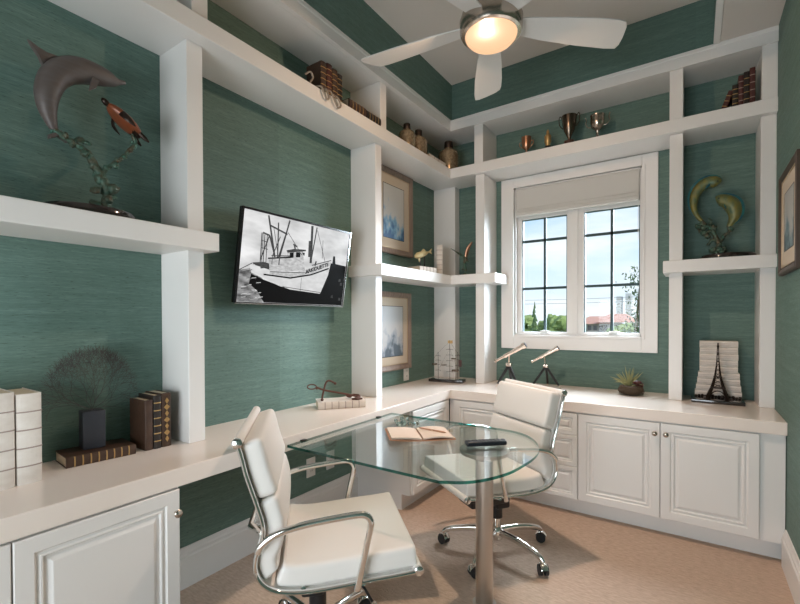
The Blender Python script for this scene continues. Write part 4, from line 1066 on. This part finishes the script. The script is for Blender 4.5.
cor([(.140, 1.775), (.134, 1.83), (.123, 1.866), (.095, 1.936), (.070, 1.965), (.045, 1.995)], .016, .009)
cor([(.134, 1.85), (.160, 1.889), (.187, 1.920), (.180, 1.950)], .012, .007)
cor([(.095, 1.93), (.046, 1.929), (.020, 1.945)], .009, .006)
cor([(.075, 1.96), (.03, 1.985), (.008, 1.965)], .009, .006)
cor([(.12, 1.88), (.09, 1.862), (.08, 1.845)], .010, .007)
cor([(.07, 1.96), (.09, 1.99), (.085, 2.01)], .008, .005)
q.build('coral', green_pat, ms, smooth=70)
def mahi(pts, flip):
    P = smoothpath([(x_, 3.62, z_) for x_, z_, r_ in pts], 4); rr = [a.x for a in smoothpath([(r_, 0, 0) for x_, z_, r_ in pts], 4)]
    fo_ = M().tube(P, rr, 14, up=(0, 1, 0), flat=1.25).build('fish', mahi_g, ms, smooth=60)
    # long dorsal fin along the outer side
    f = M(); n = len(P); rs = []
    for i in range(2, n - 3):
        tg = (P[min(i + 1, n - 1)] - P[i - 1]).normalized(); nn = Vector((tg.z, 0, -tg.x)) * -flip
        h_ = rr[i] * 1.15 + .012 * math.sin(PI * (i - 2) / (n - 5))
        a = P[i] + nn * rr[i] * .6; b = P[i] + nn * h_ * 1.12
        rs.append([a + Vector((0, -.005, 0)), b + Vector((0, -.001, 0)), b + Vector((0, .001, 0)), a + Vector((0, .005, 0))])
    f.rings(rs, 0, True, True); f.build('dorsal_fin', mahi_b, fo_, smooth=60)
    for sg in (-1, 1): M().blob(P[3] + Vector((0, sg * rr[3] * 1.12, rr[3] * .15)), (.0045, .003, .0045), None, 8, 6).build('eye', blackp, fo_)
    p = P[8]; tg = (P[9] - P[7]).normalized()
    g = M(); nn = Vector((tg.z, 0, -tg.x)) * flip
    c0 = p + nn * rr[8] * .5
    g.tube([c0 + Vector((0, -.02, 0)), c0 + nn * .02 + tg * .015 + Vector((0, -.028, 0)), c0 + nn * .035 + tg * .03 + Vector((0, -.025, 0))], [.007, .008, .002], 8, flat=.3); g.build('pectoral_fin', mahi_b, fo_, smooth=60)
mahi([(.132, 2.240, .018), (.118, 2.252, .029), (.085, 2.262, .030), (.050, 2.250, .029), (.018, 2.220, .026), (-.004, 2.172, .022), (-.008, 2.110, .017), (.008, 2.05, .012), (.045, 1.995, .008)], -1)
mahi([(.118, 2.130, .018), (.136, 2.132, .030), (.172, 2.118, .034), (.200, 2.090, .037), (.214, 2.050, .033), (.214, 2.01, .026), (.200, 1.975, .017), (.182, 1.945, .009)], 1)

# ------------------------------------------------------------------ cream books with printed tower
EB = (.140, 3.640)
pl = thing('bookend_base', 'dark metal slab under the stacked cream books and little tower', 'base', (EB[0], 3.61, HC))
q = M(); q.rbox((.126, 3.625, HC + .011), (.144, .115, .011), .003)
q.build('slab', blackbase, pl, smooth=40)
rw = [(a_, b_, c_ + .0018) for a_, b_, c_ in [(.004, .262, .040), (.010, .258, .040), (.017, .252, .040), (.022, .250, .040), (.030, .240, .041), (.030, .240, .041), (.030, .242, .041), (.031, .240, .041), (.030, .241, .043)]]
z = HC + .0225
ordn = ['lowest', 'second from the bottom', 'third from the bottom', 'fourth from the bottom', 'middle', 'fourth from the top', 'third from the top', 'second from the top', 'topmost']
for i, (x0, x1, th) in enumerate(rw):
    t = thing('book', 'cream book lying behind the little tower, ' + ordn[i] + ' of the stack', 'book', (x0, 3.67, z), 0, 'cream books stacked behind the little tower')
    # spine faces the room (-Y): x = up, y = +Y (depth), z = along -X .. +X
    xfb = frame((x0, 3.660, z), (0, 0, 1), (0, 1, 0), (1, 0, 0))
    bookmesh(t, xfb, th - .0005, .10, x1 - x0, cream, pagem, 0, None)
    q = M(frame((x0, 3.6545, z), (1, 0, 0), (0, 0, 1), (0, -1, 0)))
    for k in range(2): q.box(.004, th * (.33 + .33 * k), .0055, x1 - x0 - .004, th * (.33 + .33 * k) + .0012, .0085)
    q.build('printed_lines', rib_dark, t)
    z += th
# little lattice tower standing in front of the books
et = thing('miniature_tower', 'dark metal miniature lattice tower in front of the stacked cream books', 'ornament', (.130, 3.60, HC + .022))
zb = HC + .022; cx, cy = .130, 3.585
q = M()
def leg_at(h):      # half width of the tower at height fraction
    pts = [(0, .062), (.10, .048), (.20, .034), (.27, .027), (.40, .016), (.55, .010), (.75, .0055), (.92, .003), (1, .001)]
    for (a, wa), (b, wb) in zip(pts, pts[1:]):
        if h <= b: return wa + (wb - wa) * (h - a) / (b - a)
    return .001
HT = .375
hs = [0, .05, .10, .15, .20, .27, .34, .40, .48, .55, .65, .75, .85, .92, 1]
for sx_ in (-1, 1):
    for sy_ in (-1, 1):
        q.tube([(cx + sx_ * leg_at(h) * .92, cy + sy_ * leg_at(h) * .35, zb + h * HT) for h in hs], [.013 - .0105 * min(1, h * 1.5) for h in hs], 5)
for a, b in zip(hs[:-3], hs[1:-2]):
    wa, wb = leg_at(a), leg_at(b)
    for sy_ in (-1, 1):
        if a >= .2:
            q.tube([(cx - wa, cy + sy_ * wa * .35, zb + a * HT), (cx + wb, cy + sy_ * wb * .35, zb + b * HT)], .0016, 4)
            q.tube([(cx + wa, cy + sy_ * wa * .35, zb + a * HT), (cx - wb, cy + sy_ * wb * .35, zb + b * HT)], .0016, 4)
q.box(cx - .042, cy - .020, zb + .19 * HT, cx + .042, cy + .020, zb + .215 * HT).box(cx - .024, cy - .012, zb + .385 * HT, cx + .024, cy + .012, zb + .41 * HT)
q.box(cx - .009, cy - .006, zb + .66 * HT, cx + .009, cy + .006, zb + .68 * HT).blob((cx, cy, zb + .94 * HT), (.007, .007, .008)).cyl((cx, cy, zb + .9 * HT), (cx, cy, zb + 1.0 * HT), .0015, 6)
q.tube([(cx + .042 * math.cos(a), cy - .012, zb + .004 + .052 * math.sin(a)) for a in [PI * i / 12 for i in range(13)]], .0035, 6)
for sg in (-1, 1):
    q.box(cx + sg * .062 - .016, cy - .022, zb, cx + sg * .062 + .016, cy + .022, zb + .012)
q.build('tower_frame', dark_brz, et)
q = M()
for k in range(14): q.blob((.01 + k * .0185, 3.632 + (k % 2) * .002, zb + .008), (.010, .006, .008 + .003 * (k % 3)), None, 8, 5, .5)
q.build('foot_hedge', dark_brz, et)

# ------------------------------------------------------------------ air plant
apl = thing('air_plant', 'spiky air plant in a dark woven twig bowl under the window corner', 'plant', (-.385, 3.60, HC))
C0 = Vector((-.385, 3.61, HC)); rnd = random.Random(11)
q = M()
q.lathe([(.035, .0), (.065, .008), (.082, .034), (.076, .064), (.052, .070), (.040, .055)], C0, 20)
for k in range(34):
    a = rnd.random() * 2 * PI; r_ = .062; pts = []
    for i in range(7):
        th = a + i * .28; ph = rnd.uniform(.01, .062)
        rad = .066 + .020 * math.sin(PI * ph / .065)
        pts.append(C0 + Vector((math.cos(th) * rad, math.sin(th) * rad, ph)))
    q.tube(smoothpath(pts, 2), .0022, 5)
q.build('twig_bowl', twig, apl)
q = M()
for k in range(46):
    a = rnd.random() * 2 * PI; tl_ = rnd.uniform(.15, 1.25); ln = rnd.uniform(.09, .165)
    d = Vector((math.cos(a) * math.sin(tl_), math.sin(a) * math.sin(tl_), math.cos(tl_)))
    p0 = C0 + Vector((-.015, 0, .055)); p1 = p0 + d * ln * .55; p2 = p0 + d * ln + Vector((0, 0, -.03 * tl_ * rnd.random()))
    q.tube(smoothpath([p0, p1, p2], 3), [.005, .0048, .0044, .0038, .003, .002, .0006], 5, flat=.35)
q.build('leaves', leaf, apl, smooth=60)
M().blob(C0 + Vector((.042, -.01, .092)), (.030, .026, .018), None, 12, 8, .5).blob(C0 + Vector((.062, 0, .075)), (.022, .02, .016), None, 10, 8, .5).build('dried_pod', redbk, apl, smooth=70)

# ------------------------------------------------------------------ telescopes
def telescope(label, a, b, foot, hub, legs, s_=1., legm=blackp):
    t = thing('brass_telescope', label, 'telescope', tuple(foot))
    a, b = Vector(a), Vector(b); d = (b - a); L_ = d.length; d.normalize()
    ps = [0, .04, .05, .30, .31, .62, .63, .90, .905, 1.0]; rs = [.010, .011, .0085, .0085, .0115, .0115, .014, .014, .019, .019]
    mt_ = M(); mt_.tube([a + d * L_ * p for p in ps], [r_ * s_ for r_ in rs], 16); mt_.build('tube', brass, t, smooth=30)
    M().cyl(b - d * .002, b + d * .004, .0155 * s_, 16).build('lens', blackp, t)
    hub = Vector(hub); mid = a + d * L_ * .48
    q = M(); q.cyl(mid, hub, .005 * s_, 8).blob(mid, (.012 * s_,) * 3).rbox(hub, (.016 * s_, .014 * s_, .010 * s_), .004)
    q.build('mount', brass, t, smooth=40)
    for lg in legs:
        lg = Vector(lg); k1 = hub.lerp(lg, .12); k2 = hub.lerp(lg, .86)
        lo_ = M().tube([hub, k1, k2], [.0065 * s_, .0092 * s_, .0078 * s_], 8).build('leg', legm, t, smooth=40)
        M().cyl(k2, lg, .004 * s_, 8, r2=.0022 * s_).build('leg_tip', brass, lo_, smooth=40)
telescope('larger brass telescope on a tripod, left of the two below the window', (-1.372, 3.44, .988), (-1.122, 3.46, 1.132), (-1.27, 3.47, HC), (-1.262, 3.47, .965),
          [(-1.355, 3.42, HC + .001), (-1.175, 3.45, HC + .001), (-1.28, 3.585, HC + .001)], 1.35)
telescope('smaller brass telescope with long black tripod legs, right of the two', (-1.112, 3.59, .985), (-.905, 3.61, 1.108), (-1.0, 3.60, HC), (-1.000, 3.60, .957),
          [(-1.105, 3.55, HC + .001), (-.875, 3.58, HC + .001), (-1.01, 3.70, HC + .001)], 1.15)

# ------------------------------------------------------------------ things on the glass table
GT = .742
nb = thing('open_notebook', 'open tan leather notebook with pen lying on the glass table', 'book', (-1.17, 1.92, GT))
# local frame: x along the spread, y away
xn = Matrix.Translation((-1.165, 1.895, GT + .0005)) @ Matrix.Rotation(R(42), 4, 'Z')
cvr = M(xn)
def leafsurf(q, x0, x1, y0, y1, zf, th, mi=0, n=8):
    rs = []
    for i in range(n + 1):
        x_ = x0 + (x1 - x0) * i / n; z_ = zf(i / n)
        rs.append([(x_, y0, z_), (x_, y1, z_), (x_, y1, z_ + th), (x_, y0, z_ + th)])
    q.rings(rs, mi, True, True)
leafsurf(cvr, -.165, 0, -.115, .115, lambda u: .002 + .010 * (1 - u) ** 2, .003)
leafsurf(cvr, 0, .165, -.115, .115, lambda u: .002 + .001 * u, .003)
cvr.build('cover', tanl, nb, smooth=40)
pg = M(xn)
leafsurf(pg, -.155, -.004, -.105, .105, lambda u: .005 + .010 * (1 - u) ** 2 + .006 * math.sin(PI * u), .008)
pg.build('pages', pape, nb, smooth=40)
pg = M(xn); leafsurf(pg, .004, .155, -.105, .105, lambda u: .006 + .007 * math.sin(PI * u) + .001, .007); pg.build('pages', pape, nb, smooth=40)
pn = thing('pen', 'slim brown pen resting on the open tan notebook', 'pen', (-1.11, 1.94, GT + .023))
p0 = xn @ Vector((.012, .060, .0262)); p1 = xn @ Vector((.130, -.052, .0242))
M().tube([p0, p0.lerp(p1, .06), p0.lerp(p1, .92), p1], [.002, .0045, .0045, .0015], 10).build('barrel', tanl, pn, smooth=40)
M().cyl(p0.lerp(p1, .48), p0.lerp(p1, .52), .0049, 10).build('ring', brass, pn)
# crystal ornament
cg = thing('crystal_figure', 'small clear crystal figure standing behind the open notebook', 'ornament', (-1.335, 2.02, GT))
crys = mat('cut_crystal', (.55, .68, .66), .05, .75)
q = M(); rnd = random.Random(2)
for (x_, y_, z_, r_) in ((-1.350, 1.985, .018, .018), (-1.335, 2.01, .022, .020), (-1.315, 2.04, .018, .016), (-1.34, 2.0, .045, .014), (-1.36, 1.97, .036, .012), (-1.325, 2.035, .04, .011), (-1.30, 2.06, .012, .012)):
    q.blob((x_, y_, GT + z_), (r_, r_, r_), Euler((rnd.random(), rnd.random(), 0)), 6, 4, .3, 0, rnd)
q.build('facets', crys, cg)
rm = thing('remote_control', 'black remote control lying on the glass table over its column', 'remote', (-.815, 1.92, GT))
ra = math.atan2(2.0 - 1.86, -.745 + .885)
xr_ = Matrix.Translation((-.815, 1.928, GT + .0005)) @ Matrix.Rotation(R(42), 4, 'Z')
M(xr_).rbox((0, 0, .011), (.098, .024, .011), .008, (2, 1, 1), 3).build('body', remotem, rm, smooth=50)
q = M(xr_)
for i in range(9):
    for j in range(3): q.rbox((-.078 + i * .0175, -.013 + j * .013, .0222), (.0055, .0042, .0015), .001)
q.lathe([(.010, .021), (.010, .0245)], (.085, 0, 0), 16).build('buttons', btn, rm, smooth=40)

# ------------------------------------------------------------------ outside
GZ = -3.6
tag(M().box(-120, YB + 3, GZ - .4, 80, 320, GZ).build('lawn', grass), 'green ground outside the window', 'ground')['kind'] = 'structure'
def tree(label, x_, y_, h_, w_, m_=foli, seed=0, group=None, conif=False):
    rnd = random.Random(seed); t = thing('tree', label, 'tree', (x_, y_, GZ), 0, group)
    M().cyl((x_, y_, GZ), (x_, y_, GZ + h_ * .6), w_ * .06, 8, r2=w_ * .04).build('trunk', bark, t)
    q = M()
    if conif:
        for i in range(9):
            z_ = GZ + h_ * (.25 + .75 * i / 9); r_ = w_ * .5 * (1 - i / 10)
            q.lathe([(r_, 0), (r_ * .55, h_ * .06), (r_ * .18, h_ * .13)], (x_ + rnd.uniform(-.1, .1), y_, z_), 9)
    else:
        for i in range(16):
            a = rnd.random() * 2 * PI; rr_ = rnd.random() ** .5 * w_ * .42; zz = rnd.uniform(.45, .88)
            r_ = w_ * rnd.uniform(.16, .26)
            q.blob((x_ + rr_ * math.cos(a), y_ + rr_ * math.sin(a) * .6, GZ + h_ * zz), (r_, r_, h_ * .12), None, 9, 6, .55, 0, rnd)
    q.build('crown', m_, t)
tl_ = random.Random(21)
for i in range(13):
    x_ = -30 + i * 1.4
    if x_ > -13.2: break
    tree('one of the round green trees in the distant line seen through the left panes', x_, 62 + tl_.uniform(-3, 3), 5.75 + tl_.uniform(-.12, .12), 3.0, foli, i, 'round trees in the distant tree line')
tree('pointed dark conifer rising from the distant tree line, left panes', -17.6, 58, 7.0, 1.5, foli2, 50, None, True)
tree('rounded green bush tree right of the red-roofed house', -7.0, 55, 4.6, 3.0, foli, 51)
# leafy tree near the house, cut by the right jamb
rnd = random.Random(8); t = thing('tree', 'tall loose-leaved tree at the right edge of the right panes', 'tree', (-2.55, 26, GZ))
M().tube([(-2.62, 26, GZ), (-2.60, 26, 0), (-2.50, 26, 1.6), (-2.35, 26, 3.4)], [.12, .09, .06, .03], 8).build('trunk', bark, t)
q = M()
for i in range(750):
    z_ = rnd.uniform(-.6, 4.0); wv = .34 + .12 * math.sin(z_ * 2.1); x_ = -2.52 + .06 * z_ + rnd.gauss(0, wv) * (.6 + .12 * z_)
    p = Vector((x_, 26 + rnd.gauss(0, .5), z_)); s_ = rnd.uniform(.06, .13)
    e = Euler((rnd.random() * 3, rnd.random() * 3, rnd.random() * 3)).to_matrix()
    q.add([p + e @ Vector(v) * s_ for v in ((-1, 0, 0), (0, -.4, .05), (1, 0, 0), (0, .4, .05), (0, 0, -.08))], [(0, 1, 3), (1, 2, 3), (0, 4, 1), (1, 4, 2), (2, 4, 3), (3, 4, 0)])
q.build('foliage', foli2, t)
hs_ = thing('house', 'long pale house with red tiled roofs seen through the right panes', 'house', (-9.5, 62, GZ))
M().box(-12.3, 60, GZ, -6.6, 66, .75).box(-9.4, 59.6, GZ, -7.4, 60, 1.0).build('walls', stucco, hs_)
def roof(x0, x1, y0, y1, z0_, z1_):
    cx0, cx1, cy_ = x0 + (x1 - x0) * .25, x1 - (x1 - x0) * .25, (y0 + y1) / 2
    return M().add([(x0, y0, z0_), (x1, y0, z0_), (x1, y1, z0_), (x0, y1, z0_), (cx0, cy_, z1_), (cx1, cy_, z1_)], [(0, 1, 5, 4), (1, 2, 5), (2, 3, 4, 5), (3, 0, 4), (0, 3, 2, 1)])
roof(-12.7, -8.6, 59.3, 66.5, .75, 1.75).build('roof', rooft, hs_); roof(-10.3, -6.2, 59.1, 66.5, .95, 2.05).build('roof', rooft, hs_)
for k in range(8): M().box(-12.0 + k * .66, 59.55 if -9.6 < -12 + k * .66 < -7.3 else 59.95, -.05, -11.6 + k * .66, 60.02, .55).build('window', wglass, hs_)
M().box(-12.6, 58.0, GZ, -6.2, 58.3, -.35).build('garden_wall', stucco, hs_)
for i, (x0, x1, z1_, lb_) in enumerate(((-33.5, -31.2, 13.2, 'slim pale tower block far behind the red-roofed house, left of the pair'), (-29.3, -26.6, 14.6, 'broader pale tower block far behind the red-roofed house, right of the pair'))):
    t = thing('tower_block', lb_, 'building', ((x0 + x1) / 2, 250, GZ), 0)
    M().box(x0, 250, GZ, x1, 256, z1_).build('wall', towerm, t)
    for k in range(8): M().box(x0 + .2, 249.85, 2.0 + k * 1.35, x1 - .2, 250.05, 2.4 + k * 1.35).build('window_band', stucco, t)
for i, (z_, lb_) in enumerate(((3.35, 'upper overhead cable crossing the sky outside'), (3.0, 'lower overhead cable crossing the sky outside'))):
    q = M().tube([(-22 + k * 2.5, 40, z_ - .25 * math.sin(PI * k / 10)) for k in range(11)], .018, 5)
    tag(q.build('overhead_cable', cablem), lb_, 'cable')

for x_, lb_ in ((-22, 'wooden utility pole carrying the overhead cables, at their left end'), (3, 'wooden utility pole carrying the overhead cables, at their right end')):
    t = thing('utility_pole', lb_, 'pole', (x_, 40, GZ))
    M().cyl((x_, 40, GZ), (x_, 40, 3.6), .14, 10).build('pole', bark, t); M().box(x_ - .08, 39.3, 2.9, x_ + .08, 40.7, 3.02).build('crossarm', bark, t)

# ------------------------------------------------------------------ sky and lights
wd_ = bpy.data.worlds.new('world'); sc.world = wd_; wd_.use_nodes = True
N = wd_.node_tree.nodes; L = wd_.node_tree.links
bg = N['Background']
tc = N.new('ShaderNodeTexCoord'); sp = N.new('ShaderNodeSeparateXYZ'); L.new(tc.outputs['Generated'], sp.inputs[0])
rp = N.new('ShaderNodeValToRGB'); rp.color_ramp.elements[0].position = .0; rp.color_ramp.elements[0].color = (.78, .86, .93, 1)
rp.color_ramp.elements[1].position = .42; rp.color_ramp.elements[1].color = (.20, .42, .72, 1)
e = rp.color_ramp.elements.new(.12); e.color = (.60, .76, .90, 1)
L.new(sp.outputs['Z'], rp.inputs[0])
mp = N.new('ShaderNodeMapping'); mp.inputs['Scale'].default_value = (2.2, 2.2, 9); L.new(tc.outputs['Generated'], mp.inputs[0])
nz = N.new('ShaderNodeTexNoise'); nz.inputs['Scale'].default_value = 1.6; nz.inputs['Detail'].default_value = 6; L.new(mp.outputs[0], nz.inputs['Vector'])
mr = N.new('ShaderNodeMapRange'); mr.inputs['From Min'].default_value = .46; mr.inputs['From Max'].default_value = .72; L.new(nz.outputs['Fac'], mr.inputs['Value'])
mx = N.new('ShaderNodeMix'); mx.data_type = 'RGBA'; mx.inputs['B'].default_value = (.92, .94, .96, 1)
L.new(rp.outputs[0], mx.inputs['A']); L.new(mr.outputs[0], mx.inputs['Factor']); L.new(mx.outputs['Result'], bg.inputs['Color'])
bg.inputs['Strength'].default_value = .95

def light(name, kind, loc, rot, energy, col, size=None, size_y=None, r_=None, angle=None):
    l = bpy.data.lights.new(name, kind); l.energy = energy; l.color = col
    if kind == 'AREA':
        l.shape = 'RECTANGLE'; l.size = size; l.size_y = size_y
    if r_ is not None: l.shadow_soft_size = r_
    if angle is not None: l.angle = angle
    o = bpy.data.objects.new(name, l); COL.objects.link(o); o.location = loc; o.rotation_euler = rot
    return o
def aim(o, tgt):
    o.rotation_euler = (Vector(tgt) - o.location).to_track_quat('-Z', 'Y').to_euler()
# fan lamp bulb inside the bowl
light('fan_lamp_bulb', 'POINT', (FC.x - .01, FC.y - .03, FC.z - .026), (0, 0, 0), 420, (1.0, .68, .46), r_=.012)
o = light('fan_lamp_downlight', 'SPOT', (FC.x + .02, FC.y + .03, FC.z - .012), (0, 0, 0), 2500, (1.0, .76, .61), r_=.030)
o.data.spot_size = R(140); o.data.spot_blend = 1.0
# sun on the garden side; it travels away from the back window
o = light('sun', 'SUN', (30, -10, 30), (0, 0, 0), 2.4, (1.0, .95, .88), angle=R(1)); o.rotation_euler = Vector((-.80, .42, -.50)).to_track_quat('-Z', 'Y').to_euler()
# daylight: bright sky above the line of sight, falling through the back window
o = light('window_daylight', 'AREA', (-1.0, 6.6, 5.3), (0, 0, 0), 1300, (.80, .90, 1.0), 4.5, 3.0); aim(o, (-.9, 3.0, 1.0))
# sky beside the line of sight, falling slantwise through the back window onto the left wall
o = light('side_sky_daylight', 'AREA', (1.45, 6.9, 2.9), (0, 0, 0), 950, (.78, .89, 1.0), 2.4, 3.0); aim(o, (-1.6, 1.6, 1.0))
# added cool fill light, shining in by the made-up opening behind the camera
o = light('near_fill_light', 'AREA', ((NX0 + NX1) / 2 + .2, YN - .45, 1.0), (0, 0, 0), 62, (.90, .95, 1.0), 1.9, 1.5); aim(o, ((NX0 + NX1) / 2, 2, .75))

# ------------------------------------------------------------------ camera
f_, cu_, cv_, yaw, pt, ro_, h_ = 434.457, 398.112, 324.768, .598641, -.0112196, -.00288865, 1.33640
fx = Vector((-math.sin(yaw) * math.cos(pt), math.cos(yaw) * math.cos(pt), math.sin(pt)))
r = Vector((math.cos(yaw), math.sin(yaw), 0)); u = r.cross(fx)
r2 = r * math.cos(ro_) + u * math.sin(ro_); u2 = u * math.cos(ro_) - r * math.sin(ro_)
cam = bpy.data.cameras.new('camera'); co = bpy.data.objects.new('camera', cam); COL.objects.link(co)
mw = Matrix((r2, u2, -fx)).transposed().to_4x4(); mw.translation = (0, 0, h_)
co.matrix_world = mw
cam.sensor_width = 36; cam.lens = f_ / 800 * 36
cam.shift_x = (400 - cu_) / 800; cam.shift_y = (cv_ - 302) / 800
cam.clip_start = .02; cam.clip_end = 600
sc.camera = co
sc.view_settings.view_transform = 'Standard'; sc.view_settings.look = 'None'; sc.view_settings.gamma = 1
sc.view_settings.use_curve_mapping = False
sc.view_settings.exposure = 0.45
